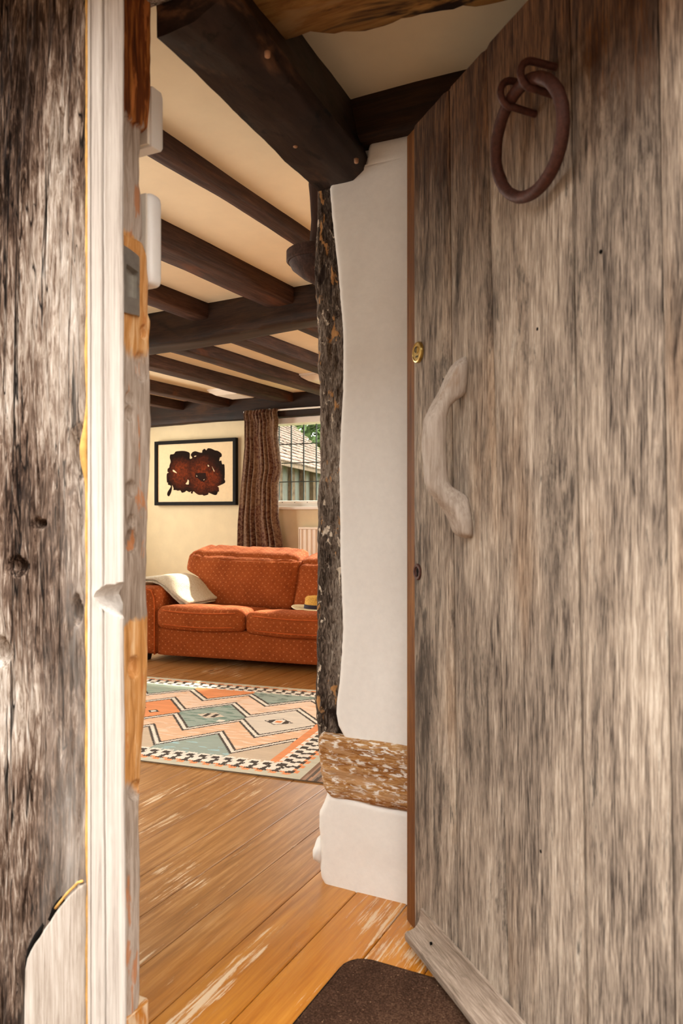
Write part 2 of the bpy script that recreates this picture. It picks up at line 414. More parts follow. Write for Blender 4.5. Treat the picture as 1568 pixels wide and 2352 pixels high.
def mat_throw():
    m = Mat('cream_boucle_wool'); v = m.voro(m.obj(), 260); n = m.noise(m.obj(), 90, 4)
    sp = m.noise(m.obj(), 150, 2)
    col = m.mix(m.step(sp, 0.66, 0.72), m.ramp(n, [(0.3, '#ddd0b4'), (0.7, '#f6efdf')]), '#a88c5a')
    m.set(Base_Color=col, Roughness=0.95, Specular_IOR_Level=0.05, Normal=m.bump(m.math('ADD', v, n), 0.8, 0.006)); return m.m
M['throw'] = mat_throw()
def mat_curtain():
    m = Mat('brown_patchwork_curtain'); uv = m.tc.outputs['UV']
    br = m.n.new('ShaderNodeTexBrick'); m.ln(m.map(uv, (1, 1, 1)), br.inputs['Vector'])
    br.inputs['Scale'].default_value = 2.6; br.inputs['Mortar Size'].default_value = 0.0
    br.inputs['Color1'].default_value = (0, 0, 0, 1); br.inputs['Color2'].default_value = (1, 1, 1, 1)
    br.inputs['Brick Width'].default_value = 0.22; br.inputs['Row Height'].default_value = 0.55; br.offset = 0.37
    base = m.ramp(br.outputs['Color'], [(0.0, '#461f12'), (0.35, '#563624'), (0.65, '#6b4d36'), (1.0, '#502413')])
    p = m.voro(m.map(uv, (1, 0.8, 1)), 70, 'SMOOTH_F1'); p2 = m.noise(uv, 70, 3, 0.6, 2.2)
    f = m.step(m.math('ADD', m.math('MULTIPLY', p, 0.6), m.math('MULTIPLY', p2, 0.6)), 0.50, 0.60)
    col = m.mix(m.math('MULTIPLY', f, 0.32), base, '#a58766')
    m.set(Base_Color=col, Roughness=0.75, Specular_IOR_Level=0.2, Sheen_Weight=0.3)
    tr = m.n.new('ShaderNodeBsdfTranslucent'); m.ln(col, tr.inputs['Color'])
    mx = m.n.new('ShaderNodeMixShader'); mx.inputs[0].default_value = 0.18
    m.t.links.new(m.b.outputs[0], mx.inputs[1]); m.t.links.new(tr.outputs[0], mx.inputs[2]); m.t.links.new(mx.outputs[0], m.out.inputs[0])
    return m.m
M['curtain'] = mat_curtain()
def mat_glass():
    m = Mat('old_window_glass'); m.n.remove(m.b)
    t = m.n.new('ShaderNodeBsdfTransparent'); t.inputs[0].default_value = (0.93, 0.96, 0.95, 1)
    g = m.n.new('ShaderNodeBsdfGlossy'); g.inputs['Roughness'].default_value = 0.03
    mx = m.n.new('ShaderNodeMixShader'); mx.inputs[0].default_value = 0.06
    m.t.links.new(t.outputs[0], mx.inputs[1]); m.t.links.new(g.outputs[0], mx.inputs[2]); m.t.links.new(mx.outputs[0], m.out.inputs[0])
    return m.m
M['glass'] = mat_glass()
def mat_mat():
    m = Mat('brown_coir_mat'); o = m.obj()
    n = m.noise(o, 260, 4, 0.7); b = m.noise(o, 9, 4); sp = m.noise(o, 190, 2, 0.5)
    col = m.ramp(m.math('ADD', m.math('MULTIPLY', n, 0.75), m.math('MULTIPLY', b, 0.25)), [(0.3, '#23160f'), (0.5, '#523a2c'), (0.72, '#86664f')])
    col = m.mix(m.step(sp, 0.70, 0.76), col, '#c9a27f')
    m.set(Base_Color=col, Roughness=0.97, Specular_IOR_Level=0.05, Normal=m.bump(n, 1.0, 0.006)); return m.m
M['mat'] = mat_mat()
def mat_attr(name, attr, rough=0.9):
    m = Mat(name); a = m.n.new('ShaderNodeVertexColor'); a.layer_name = attr
    o = m.obj(False); n = m.noise(m.map(o, (40, 500, 1)), 1.0, 3, 0.7); n2 = m.noise(m.map(o, (5, 22, 1)), 1.0, 5, 0.7)
    f = m.math('ADD', m.math('MULTIPLY', n, 0.35), m.math('MULTIPLY', n2, 0.5))
    col = m.mix(1.0, a.outputs[0], m.ramp(f, [(0.2, (0.72, 0.72, 0.72, 1)), (0.65, (1.1, 1.1, 1.1, 1))]), 'MULTIPLY')
    m.set(Base_Color=col, Roughness=rough, Specular_IOR_Level=0.08, Normal=m.bump(n, 0.4, 0.003)); return m.m
M['rug'] = mat_attr('kilim_wool', 'weave')
def mat_art():
    m = Mat('ink_brown_print'); o = m.obj(False); x, y, z = m.sep(o)
    n = m.noise(o, 9, 6, 0.7, 1.0); n2 = m.noise(o, 38, 5, 0.7, 0.8)
    def spot(cx, cz, r):
        d = m.math('SQRT', m.math('ADD', m.math('POWER', m.math('SUBTRACT', x, cx), 2.0), m.math('POWER', m.math('SUBTRACT', z, cz), 2.0)))
        return m.step(m.math('ADD', d, m.math('MULTIPLY', m.math('SUBTRACT', n, 0.5), 0.14)), r, r*0.25)
    f = m.math('MAXIMUM', spot(0.08, -0.03, 0.23), m.math('MAXIMUM', spot(-0.17, 0.0, 0.19), spot(0.19, -0.06, 0.16)))
    warm = m.ramp(n2, [(0.3, '#2a1208'), (0.5, '#5c2610'), (0.7, '#8a3915')])
    m.set(Base_Color=m.mix(m.math('MULTIPLY', f, 0.95), '#1a0d06', warm), Roughness=0.8, Specular_IOR_Level=0.1); return m.m
M['art'] = mat_art()
M['straw'] = plain('straw', '#d5a64e', 0.8, 0.2, var=0.2, sc=200, bump=0.6)
M['pale_straw'] = plain('pale_straw', '#e9dcb8', 0.8, 0.2, var=0.1, sc=200, bump=0.5)
M['hat_band'] = plain('dark_hat_band', '#2c2430', 0.7, 0.2)
M['roof_tile'] = plain('clay_roof_tile', '#7a675d', 0.9, 0.1, var=0.22, sc=5)
M['barn_board'] = wood('barn_boards', [(0.3, '#45463e'), (0.5, '#5c5d54'), (0.7, '#77776c')], 'z', 12, 10).m
M['leaf'] = plain('leaf_green', '#55683a', 0.7, 0.2, var=0.25, sc=3)
M['trunk'] = plain('tree_bark', '#5a4a3a', 0.9, 0.1, var=0.2, sc=10)
M['grass'] = plain('lawn_grass', '#4e5a36', 0.95, 0.1, var=0.15, sc=4)

# ------------------------------------------------------------------ the shell
XL, XR, YF, YB = -5.6, 1.45, 1.10, 6.05         # living room and entry
CZ = 2.08
def struct(o, label=None): tag(o, label, kind='structure'); return o

m = MB(); m.box(XL, XR, 1.0, YB, -0.12, -0.022)
floor = struct(m.build('floor', M['dark_wood_leg']), 'bare varnished pine floorboards running into the living room')
bw = 0.142
mb = MB()
y0, y1, w2, c_ = 1.06, YB, bw/2-0.0013, 0.0022
mb.rings([[(-w2, y, -0.022), (w2, y, -0.022), (w2, y, -c_), (w2-c_, y, 0), (-w2+c_, y, 0), (-w2, y, -c_)] for y in (y0, y1)])
proto = mb.build('floorboard', M['floorboard'], floor)
k0 = -0.72
xs = [k0 - bw/2 - bw*k for k in range(-15, 34)]
xs = [x for x in xs if XL < x-w2 and x+w2 < XR]
for i, x in enumerate(xs):
    o = proto if i == 0 else proto.copy()
    if i: C.objects.link(o)
    o.location = (x, 0, 0)

# far wall with window opening
WX0, WX1, WZ0, WZ1 = -3.90, -2.47, 1.045, 1.855
m = MB()
def wall_y(m, x0, x1, ya, yb, z0, z1, holes):
    """wall along X with rectangular holes (hx0, hx1, hz0, hz1)"""
    xs_ = sorted({x0, x1, *[h[0] for h in holes], *[h[1] for h in holes]})
    for a, b in zip(xs_, xs_[1:]):
        hs = [h for h in holes if h[0] <= a and h[1] >= b]
        if hs: m.box(a, b, ya, yb, z0, hs[0][2]); m.box(a, b, ya, yb, hs[0][3], z1)
        else: m.box(a, b, ya, yb, z0, z1)
wall_y(m, XL-0.3, XR+0.3, YB, YB+0.14, -0.1, 2.3, [(WX0, WX1, WZ0, WZ1), (-1.4, 0.2, 0.95, 1.85)])
struct(m.build('wall_far', M['cream_wall']), 'cream painted far wall of the living room with picture and window')
m = MB()
def wall_x(m, y0, y1, xa, xb, z0, z1, holes):
    ys = sorted({y0, y1, *[h[0] for h in holes], *[h[1] for h in holes]})
    for a, b in zip(ys, ys[1:]):
        hs = [h for h in holes if h[0] <= a and h[1] >= b]
        if hs: m.box(xa, xb, a, b, z0, hs[0][2]); m.box(xa, xb, a, b, hs[0][3], z1)
        else: m.box(xa, xb, a, b, z0, z1)
wall_x(m, 0.8, YB, XL-0.3, XL, -0.1, 2.3, [(3.13, 4.19, 0.85, 1.85), (4.47, 5.63, 0.85, 1.85)])
struct(m.build('wall_left', M['cream_wall']))
m = MB(); m.box(XR, XR+0.3, 0.8, YB, -0.1, 2.3)
struct(m.build('wall_right', M['cream_wall']))
m = MB()
wall_y(m, XL-0.3, -1.36, 0.90, YF, -0.1, 2.6, [(-3.3, -1.8, 0.75, 1.65)]); m.box(0.16, XR+0.3, 0.90, YF, -0.1, 2.6); m.box(-1.36, 0.16, 0.90, YF, 2.12, 2.6)
struct(m.build('wall_front', M['plaster']), 'white rendered outer wall either side of the doorway')
m = MB(); m.box(XL, XR, YF, YB, CZ, CZ+0.12)
ceil = struct(m.build('ceiling', M['ceiling']), 'cream plaster ceiling between exposed dark oak joists')
m = MB(); m.box(XL-0.6, XR+0.6, 0.6, YB+0.3, 2.6, 2.7)
struct(m.build('roof_slab', M['barn_board']), 'eaves of the cottage above the doorway')

cn = tag(empty('added_shade_canopy', (-0.4, 0.9, 2.03)), 'added unseen oak board canopy shading the outside of the doorway', 'canopy')  # added out of view to shade the upper part of the door
m = MB(); m.box(-1.1, 1.1, -0.36, 0.0, 0.02, 0.06); m.build('board', M['drip'], cn, bevel=0.004)
for x in (-0.95, 0.95):
    m = MB(); m.box(x-0.03, x+0.03, -0.30, 0.0, -0.04, 0.02); m.build('bracket', M['drip'], cn, bevel=0.004)
# outside ground
m = MB(); m.box(-40, 40, -30, 0.95, -0.2, -0.1); struct(m.build('ground_front', M['slabs']), 'stone path in front of the doorway')
m = MB(); m.box(-60, 60, YB+0.14, 90, -0.3, -0.15); struct(m.build('ground_garden', M['grass']), 'lawn behind the cottage')

opp = tag(empty('added_sky_blocker', (-3, -6.3, -0.1)), 'added unseen tall dark wall blocking low sky across the path from the doorway', 'wall')  # added out of view to keep low sky light from the doorway
m = MB(); m.box(-30, 30, -0.25, 0.25, 0, 5.4); m.build('blocker_slab', plain('blocker_dark', '#332d27', 0.95, 0.1, var=0.15, sc=3, bump=0.4), opp)
m = MB(); m.box(-30, 30, -0.32, 0.32, 5.4, 5.5); m.build('blocker_cap', M['gravel'], opp, bevel=0.02)
# ------------------------------------------------------------------ beams and joists (parts of the ceiling)
def joist(x0, x1, ya, yb, zb, seed, mat='joist_y'):
    return timber('joist', [(x0, ya, zb), (x1, ya, zb), (x1, ya, CZ+0.02), (x0, ya, CZ+0.02)],
                  [(x0, yb, zb), (x1, yb, zb), (x1, yb, CZ+0.02), (x0, yb, CZ+0.02)], M[mat], ceil, amp=0.006, f=6, wave=0.008, seed=seed, r=0.006, seg=0.05)
for i, (a, b, zb) in enumerate([(-1.475, -1.415, 2.022), (-2.0, -1.845, 2.0), (-2.49, -2.38, 2.0), (-3.0, -2.89, 2.0), (-3.52, -3.4, 2.0), (-4.05, -3.93, 2.0)]):
    joist(a, b, 1.12, 3.24, zb, 3.1*i)
for i, (a, b) in enumerate([(-2.08, -1.96), (-2.60, -2.47), (-3.09, -2.96), (-3.62, -3.47), (-4.30, -4.17), (-4.82, -4.70)]):
    joist(a, b, 3.3, 5.99, 1.995, 20+2.3*i)
mb_ = timber('bridging_beam', [(-0.5, 3.08, 1.905), (-0.5, 3.20, 1.905), (-0.5, 3.22, 2.1), (-0.5, 3.10, 2.1)],
       [(-5.6, 3.40, 1.905), (-5.6, 3.72, 1.905), (-5.6, 3.70, 2.1), (-5.6, 3.42, 2.1)], M['beam_x'], ceil, amp=0.012, f=5, wave=0.02, seed=4.2, r=0.015, per=6)
mb_['label'] = 'heavy dark oak beam crossing the living room ceiling'
o = timber('wall_plate', [(0.3, 5.96, 1.87), (0.3, 6.06, 1.87), (0.3, 6.06, 2.1), (0.3, 5.96, 2.1)],
       [(-5.6, 5.97, 1.862), (-5.6, 6.06, 1.862), (-5.6, 6.06, 2.1), (-5.6, 5.97, 2.1)], M['beam_x'], ceil, amp=0.010, f=6, wave=0.008, seed=9.2, r=0.01, per=6)
o['label'] = 'dark oak wall plate above the picture and window'
# big near beam that runs from above the doorway to the top of the post
def notch(q, t, d):
    return q
o = timber('main_beam', [(-0.912, 0.98, 1.875), (-0.80, 0.98, 1.885), (-0.755, 0.98, 1.93), (-0.83, 0.98, 2.1), (-0.90, 0.98, 2.1)][:4],
       [(-0.987, 1.83, 1.872), (-0.868, 1.83, 1.885), (-0.838, 1.83, 1.925), (-0.885, 1.83, 2.1)], M['beam_sooty'], ceil, amp=0.0, r=0.01)
bpy.data.objects.remove(o)
mbm = MB(); rings = []
for j in range(41):
    t = j/40; Y = lerp(1.10, 1.83, t)
    sec = [(lerp(-0.928, -0.987, t), 1.873), (lerp(-0.845, -0.875, t), 1.878), (lerp(-0.79, -0.845, t), 1.900), (lerp(-0.775, -0.835, t), 1.925),
           (lerp(-0.80, -0.855, t), 2.0), (lerp(-0.825, -0.878, t), 2.1), (lerp(-0.91, -0.97, t), 2.1), (lerp(-0.93, -0.988, t), 1.98)]
    ring = []
    for k in range(8):
        a, b = sec[k], sec[(k+1) % 8]
        for i in range(5):
            x = lerp(a[0], b[0], i/5); z = lerp(a[1], b[1], i/5)
            h = fr(x*9, Y*5, z*9+3, 4)*0.005
            dx, dz = x+0.89, z-1.99; l = math.hypot(dx, dz)
            ring.append((x+dx/l*h, Y, z+dz/l*h))
    rings.append(ring)
mbm.rings(rings)
o = mbm.build('main_beam', M['beam_sooty'], ceil, smooth=True, angle=0.7); o['label'] = 'broad sooty black beam running from the doorway to the post'
for px, py in ((614, 131), (678, 338), (818, 374)):          # pale peg holes in its soffit
    r = (px-784)/FPX; d = 0.874/((1176-py)/FPX); X = d*(r*RX+FX); Y = d*(FY+r*RY)
    mm = MB(); mm.lathe([(0.0001, 0.0015), (0.004, 0.001), (0.0055, 0.0025), (0.006, 0.012)], 12, (X, Y, 1.872))
    mm.build('peg', plain('pale_peg', '#b0886a', 0.8, 0.1), o, smooth=True)
# beam over the white partition
o = timber('head_beam', [(-0.87, 1.792, 1.968), (-0.87, 1.95, 1.968), (-0.87, 1.95, 2.1), (-0.87, 1.80, 2.1)],
       [(1.44, 1.80, 1.955), (1.44, 1.95, 1.955), (1.44, 1.95, 2.1), (1.44, 1.80, 2.1)], M['beam_x'], ceil, amp=0.010, f=8, wave=0.006, seed=31, r=0.012, per=6)
o['label'] = 'rough dark beam over the white plastered partition'
# rough inner lintel behind the doorway
def ragged(q, t, d):
    if q.y > 1.33:
        q = q + Vector((0, 0.035*sstep(0.0, 0.1, t)+0.05*sstep(0.05, 0.4, t)+0.016*fr(q.x*9, 3, 1)+0.012*fr(q.x*31, 5, 2), 0))
    return q
o = timber('inner_lintel', [(-0.815, 1.10, 1.978), (-0.815, 1.372, 1.985), (-0.815, 1.372, 2.1), (-0.815, 1.10, 2.1)],
       [(0.6, 1.10, 1.978), (0.6, 1.40, 1.985), (0.6, 1.40, 2.1), (0.6, 1.10, 2.1)], M['lintel'], ceil, amp=0.006, f=9, seed=12, r=0.01, per=8, seg=0.02, extra=ragged)
o['label'] = 'light brown ragged-edged lintel plank inside the doorway'

# ------------------------------------------------------------------ white partition with its post and sole beam
part = struct(empty('wall_partition', (-0.95, 1.82, 0)), 'white plastered partition with exposed post and sole beam')
YP = 1.82
def zx(tab, Y=YP+0.003):                               # photo outline (px, py) -> sorted (z, X)
    pts = [on_y(px, py, Y) for px, py in tab]
    return sorted((p.z, p.x) for p in pts)
m = MB(); m.box(-0.93, XR, 1.85, 1.95, 0, CZ)
o = m.build('core', M['plaster']); o.parent = part; o.matrix_parent_inverse = Matrix.Translation((0.95, -1.82, 0))
edge = zx([(852, 318), (848, 335), (845, 360), (838, 381), (822, 389), (800, 393), (775, 405), (764, 420), (759, 435), (762, 470), (764, 498), (773, 585), (779, 647), (783, 698), (788, 757), (789, 817), (788, 906),
           (783, 995), (780, 1085), (781, 1128), (781, 1266), (785, 1376), (788, 1445), (785, 1500), (780, 1570), (774, 1610), (773, 1639), (778, 1666), (792, 1694), (809, 1714), (860, 1720)])
zs = [lerp(0.378, 1.975, j/150) for j in range(151)]
zs = sorted(set(zs + [z for z, _ in edge if 0.378 < z < 1.975]))
m = MB(); NU = 70
us = [(i/(NU-1))**2.2 for i in range(NU)]
def panel_pt(i, j):
    z = zs[j]; xl = table(edge, z) + 0.0015*nz(z*60, 3, 0); X = xl + us[i]*(XR-xl)
    e = X-xl; back = 0.006*max(0, 1-e/0.012)**2 + 0.012*max(0, 1-(z-0.37)/0.02)**2 + 0.010*max(0, 1-(1.972-z)/0.02)**2
    Y = YP + back + 0.004*fr(X*3, z*3, 1, 3) + 0.0006*nz(X*40, z*40, 4) - 0.004*math.exp(-(e/0.06)**2)
    return (X, Y, z)
vs_ = [panel_pt(i, j) for j in range(len(zs)) for i in range(NU)]
fs = [(j*NU+i, j*NU+i+1, (j+1)*NU+i+1, (j+1)*NU+i) for j in range(len(zs)-1) for i in range(NU-1)]
m.add(local(part, vs_), fs)
m.build('plaster_panel', M['plaster'], part, smooth=True)
# post
pl = zx([(731, 380), (730, 433), (728, 519), (724, 567), (723, 653), (727, 698), (730, 772), (733, 846), (736, 936), (736, 1055), (734, 1100), (731, 1147), (730, 1210), (729, 1293), (729, 1376), (727, 1487), (726, 1570), (726, 1639), (731, 1688), (731, 1720)], 1.858)
m = MB(); NU, NV = 44, 420
rings = []
for j in range(NV):
    z = lerp(0.36, 1.90, j/(NV-1)); xl = table(pl, z)+0.002*nz(z*22, 1, 7)+0.0015*nz(z*70, 1, 7); xr = table(edge, z)+0.03 if z < 1.87 else -0.87
    ring = []
    for i in range(NU):
        u = i/(NU-1); X = lerp(xl, xr, u)
        rnd = 0.022*max(0, 1-(X-xl)/0.022)**2
        h = 0.007*fr(X*30, 2, z*11, 5) + 0.0035*nz(X*95, 5, z*34) + 0.003*nz(X*15+9, 1, z*4)
        ring.append((X, YP+0.016+rnd+h, z))
    ring += [(xr, 1.93, z), (lerp(xl, xr, 0.5), 1.935, z), (xl+0.012, 1.93, z), (xl+0.003+0.002*nz(z*20, 4, 4), 1.90, z), (xl, 1.865+0.004*nz(z*15, 8, 4), z)]
    rings.append(local(part, ring))
m.rings(rings); o = m.build('post', M['bark'], part, smooth=True, angle=1.0); o['label'] = 'gnarled dark post flecked with old limewash'
# sole beam
sl = zx([(733, 1680), (722, 1692), (719, 1710), (720, 1735), (725, 1760), (728, 1790), (735, 1812), (741, 1828), (745, 1840)], 1.80)
m = MB(); rings = []
NS = 150
for j in range(NS):
    t = (j/(NS-1))**1.4; ring = []
    for k, (za, zb_, n) in enumerate([(0.238, 0.402, 26)]):
        for i in range(n):
            z = lerp(za, zb_+0.004*nz(t*20, 1, 2), i/(n-1)); xl = table(sl, z)
            X = lerp(xl, XR, t)
            e = X-xl
            rnd = 0.03*max(0, 1-e/0.03)**2.2 + 0.016*max(0, 1-abs(z-0.402)/0.02)**2 + 0.012*max(0, 1-abs(z-0.238)/0.02)**2
            h = 0.006*fr(X*11, 2, z*38, 5) + 0.003*nz(X*30, 5, z*90)
            ring.append((X, 1.803+rnd+h-0.003, z))
    ring += [(ring[-1][0], 1.94, 0.40), (ring[0][0], 1.94, 0.24)]
    rings.append(local(part, ring))
m.rings(rings); o = m.build('sole_beam', M['barebeam'], part, smooth=True, angle=1.0); o['label'] = 'bare flaking oak sole beam under the white plaster'
# plinth below it
ple = zx([(742, 1815), (741, 1830), (734, 1850), (724, 1868), (724, 1900), (727, 1930), (727, 1960), (726, 1990), (728, 2012), (735, 2028), (738, 2040)], 1.815)
m = MB(); NV = 50
us = [(i/59)**2 for i in range(60)]
vs_ = []
for j in range(NV):
    for i in range(60):
        t = j/(NV-1); z = lerp(-0.002, 0.252, t); xl = table(ple, z)+0.002*nz(z*60, 6, 6); X = lerp(xl, XR, us[i]); e = X-xl
        z2 = z - max(0, t-0.8)*5*0.014*sstep(-0.95, -0.7, X) + (0.003*nz(X*40, 1, 1) if t > 0.9 else 0)
        back = 0.03*max(0, 1-e/0.025)**2.4 + 0.012*max(0, t-0.9)*10*(max(0, t-0.9)*10)
        vs_.append((X, 1.813+back+0.004*fr(X*5, z*5, 4, 3), z2))
fs = [(j*60+i, j*60+i+1, (j+1)*60+i+1, (j+1)*60+i) for j in range(NV-1) for i in range(59)]
m.add(local(part, vs_), fs); m.build('plinth_plaster', M['plaster'], part, smooth=True)
m = MB(); cen = Vector((-0.985, 1.845, 0.075))
m.grid(16, 12, lambda u, v: local(part, [cen + Vector((math.cos(u*2*PI)*math.sin(v*PI)*0.016, math.sin(u*2*PI)*math.sin(v*PI)*0.035, math.cos(v*PI)*0.035))*(1+0.25*nz(u*5, v*5, 2))])[0], close_u=True)
m.build('stone_lump', M['plaster'], part, smooth=True)

# ------------------------------------------------------------------ door frame on the left
frame = tag(empty('door_frame', (-0.95, 1.02, 0)), 'ancient weathered oak door frame with bleached stop and worn jamb', 'door frame')
def fl(pts): return local(frame, pts)
NX, NV = 150, 460; rings = []
knots = [(-1.10, 0.905, 0.03, 0.020), (-0.965, 0.835, 0.016, 0.03), (-0.955, 1.10, 0.03, 0.05), (-1.15, 0.75, 0.03, 0.03), (-1.16, 1.55, 0.03, 0.06), (-1.05, 0.98, 0.02, 0.01), (-1.0, 1.63, 0.012, 0.06)]
for j in range(NV):
    z = lerp(-0.08, 2.12, j/(NV-1)); ring = []
    for i in range(NX):
        X = lerp(-1.36, -0.9375, (i/(NX-1))**0.7)
        sw = 0.05*nz(X*2, 1, z*1.1)+0.02*nz(X*5, 9, z*2.5)      # the grain wanders
        gx = X+sw
        h = 0.0075*fr(gx*42, 2, z*2.6, 4) + 0.004*nz(gx*120, 7, z*7) + 0.006*nz(gx*9, 3, z*1.6) + 0.0025*nz(gx*160, 2, z*26)
        c = abs(nz(gx*26, 11, z*1.5)); h += 0.006*max(0, 1-c/0.06)      # drying shakes
        for kx, kz, ax_, az in knots:
            q = ((X-kx)/ax_)**2+((z-kz)/az)**2
            if q < 1: h += 0.022*(1-q)
        edge_r = 0.012*max(0, 1-(-0.9375-X)/0.012)**2
        ring.append((X, 0.938+h+edge_r, z))
    ring += [(-0.9375, 1.0, z), (-0.985, 1.08, z), (-1.36, 1.08, z)]
    rings.append(fl(ring))
m = MB(); m.rings(rings); o = m.build('post', M['post'], frame, smooth=True, angle=1.2); o['label'] = 'deeply cracked grey-brown oak post'
# spliced repair at the foot
poly = [(-0.9385, 0.388), (-0.948, 0.384), (-0.957, 0.375), (-0.972, 0.361), (-0.987, 0.344), (-1.000, 0.329), (-1.012, 0.312), (-1.025, 0.296), (-1.037, 0.278), (-1.049, 0.264), (-1.058, 0.250), (-1.066, 0.235), (-1.071, 0.215), (-1.073, 0.16), (-1.076, -0.06), (-0.9385, -0.06)]
m = MB(); n = len(poly); vs_ = [(x, 0.926, z) for x, z in poly]+[(x, 0.958, z) for x, z in poly]
m.add(fl(vs_), [tuple(range(n-1, -1, -1)), tuple(range(n, 2*n))]+[(i, (i+1) % n, n+(i+1) % n, n+i) for i in range(n)])
o = m.build('repair_piece', M['patch'], frame, bevel=0.004); o['label'] = 'pale spliced-in repair at the foot of the post'
m = MB(); m.tube(fl([(x-0.0035, 0.931, z+0.0045) for x, z in poly[:6]]), 0.0022, 8); m.build('filler', M['filler'], frame, smooth=True)
m = MB(); m.tube(fl([(x-0.006+0.002*nz(z*60, 2, 2), 0.944, z+0.005) for x, z in poly[4:15]]), 0.0085, 8); m.build('joint_gap', M['black'], frame, smooth=True)
# bleached stop
prof = [(-0.935, 0.960), (-0.934, 0.936), (-0.931, 0.9315), (-0.9245, 0.930), (-0.9235, 0.937), (-0.9212, 0.937), (-0.920, 0.929), (-0.900, 0.9265), (-0.8975, 0.928), (-0.8965, 0.936), (-0.8935, 0.936), (-0.8925, 0.929),
        (-0.889, 0.9285), (-0.887, 0.933), (-0.885, 0.9345), (-0.874, 0.936), (-0.868, 0.938), (-0.8655, 0.942), (-0.8675, 0.947), (-0.884, 0.956), (-0.905, 0.985), (-0.935, 0.985)]
rings = []
NV = 560
for j in range(NV):
    z = lerp(-0.06, 2.0, j/(NV-1)); lim = 9
    if 0.829 < z < 0.886:
        lim = table([(0.829, -0.862), (0.835, -0.878), (0.848, -0.905), (0.862, -0.914), (0.872, -0.908), (0.880, -0.893), (0.8845, -0.868), (0.886, -0.86)], z)
    dx = 0.0012*nz(1, 2, z*7)+0.002*nz(4, 2, z*1.7)
    w = 0.004*sstep(0.9, 0.2, z)
    rings.append(fl([(min(x+dx*(1 if x > -0.92 else 0.3), lim + 0.002*nz(x*50, 2, z*90))+(w if x > -0.90 else 0), y+0.0006*nz(x*200, 1, z*40), z) for x, y in prof]))
m = MB(); m.rings(rings); o = m.build('door_stop', M['stop'], frame, smooth=True, angle=0.5); o['label'] = 'whitened moulded door stop with a broken notch'
m = MB(); m.tube(fl([(-0.9375+0.0025*nz(z*9, 1, 1)-(0.006*math.exp(-((z-1.105)/0.05)**2)), 0.938-0.002*nz(z*14, 2, 1), z) for z in [lerp(-0.05, 2.0, k/200) for k in range(201)]]), lambda t: 0.0034+0.0014*nz(t*60, 3, 3)+0.004*math.exp(-((t-0.563)/0.02)**2), 8)
m.build('filler', M['filler'], frame, smooth=True)
# jamb: the reveal the door closes on
def jz(py): return 1-(py-1176)*0.000797
jy = sorted((jz(py), {0: 0}.get(0) or (lambda px: (0.93/(0.447214-(px-784)/FPX*0.894427))*(FY+(px-784)/FPX*RY))(px)) for px, py in
     [(358, -60), (357, 40), (355, 200), (351, 285), (350, 300), (341, 312), (338, 380), (337, 440), (343, 470), (342, 550), (336, 568), (346, 600), (349, 640), (351, 660), (351, 725), (355, 740), (354, 850), (357, 960), (355, 1050), (349, 1150), (347, 1250),
      (346, 1350), (349, 1430), (350, 1550), (346, 1620), (339, 1700), (334, 1780), (332, 1850), (331, 2000), (331, 2150), (332, 2240), (328, 2280), (322, 2300)])
holes = [(1.062, jz(850), 0.018, 0.030, 0.014), (1.03, jz(925), 0.012, 0.012, 0.008), (1.03, jz(960), 0.012, 0.014, 0.008), (1.034, jz(1125), 0.014, 0.016, 0.010), (1.036, jz(1195), 0.012, 0.010, 0.008),
         (1.036, jz(1240), 0.016, 0.022, 0.012), (1.042, jz(1522), 0.015, 0.022, 0.016), (1.046, jz(1795), 0.018, 0.018, 0.014), (1.07, jz(770), 0.010, 0.014, 0.012)]
rings = []; NV, NU = 520, 40
for j in range(NV):
    z = lerp(0.118, 2.0, j/(NV-1)); ye = table(jy, z)+0.0015*nz(3, 1, z*40); ring = [(-0.99, 0.985, z)]
    for i in range(NU):
        Y = lerp(0.985, ye, i/(NU-1)); X = -0.93 + 0.0035*fr(Y*18, 4, z*5, 4)+0.0015*nz(Y*80, 4, z*18)
        X -= 0.02*max(0, 1-(ye-Y)/0.016)**2
        if 1.485 < z < 1.69: X -= 0.006
        if 1.372 < z < 1.436 and 1.013 < Y < 1.046: X -= 0.018
        for hy, hz, ry, rz, dep in holes:
            q = ((Y-hy)/ry)**2+((z-hz)/rz)**2
            if q < 1: X -= dep*(1-q**2)
        ring.append((X, Y, z))
    ring.append((-0.99, ye, z)); rings.append(fl(ring))
m = MB(); m.rings(rings); o = m.build('jamb', M['jamb'], frame, smooth=True, angle=1.2); o['label'] = 'worn brown oak jamb full of old peg holes'
m = MB(); m.box(-0.06, 0.022, -0.035, 0.06, -0.01, 0.12); m.build('sill_block', M['floorboard'], frame, bevel=0.006)
m = MB(); m.box(-0.05, 1.14, -0.09, 0.10, -0.10, -0.004); m.build('threshold', M['drip'], frame, bevel=0.01)
m = MB(); m.box(-0.0, 1.0, -0.08, 0.08, 1.925, 2.12); m.build('lintel', M['post'], frame, bevel=0.01)
m = MB(); m.box(1.005, 1.12, -0.08, 0.08, -0.08, 2.0); m.build('hinge_post', M['post'], frame, bevel=0.01)
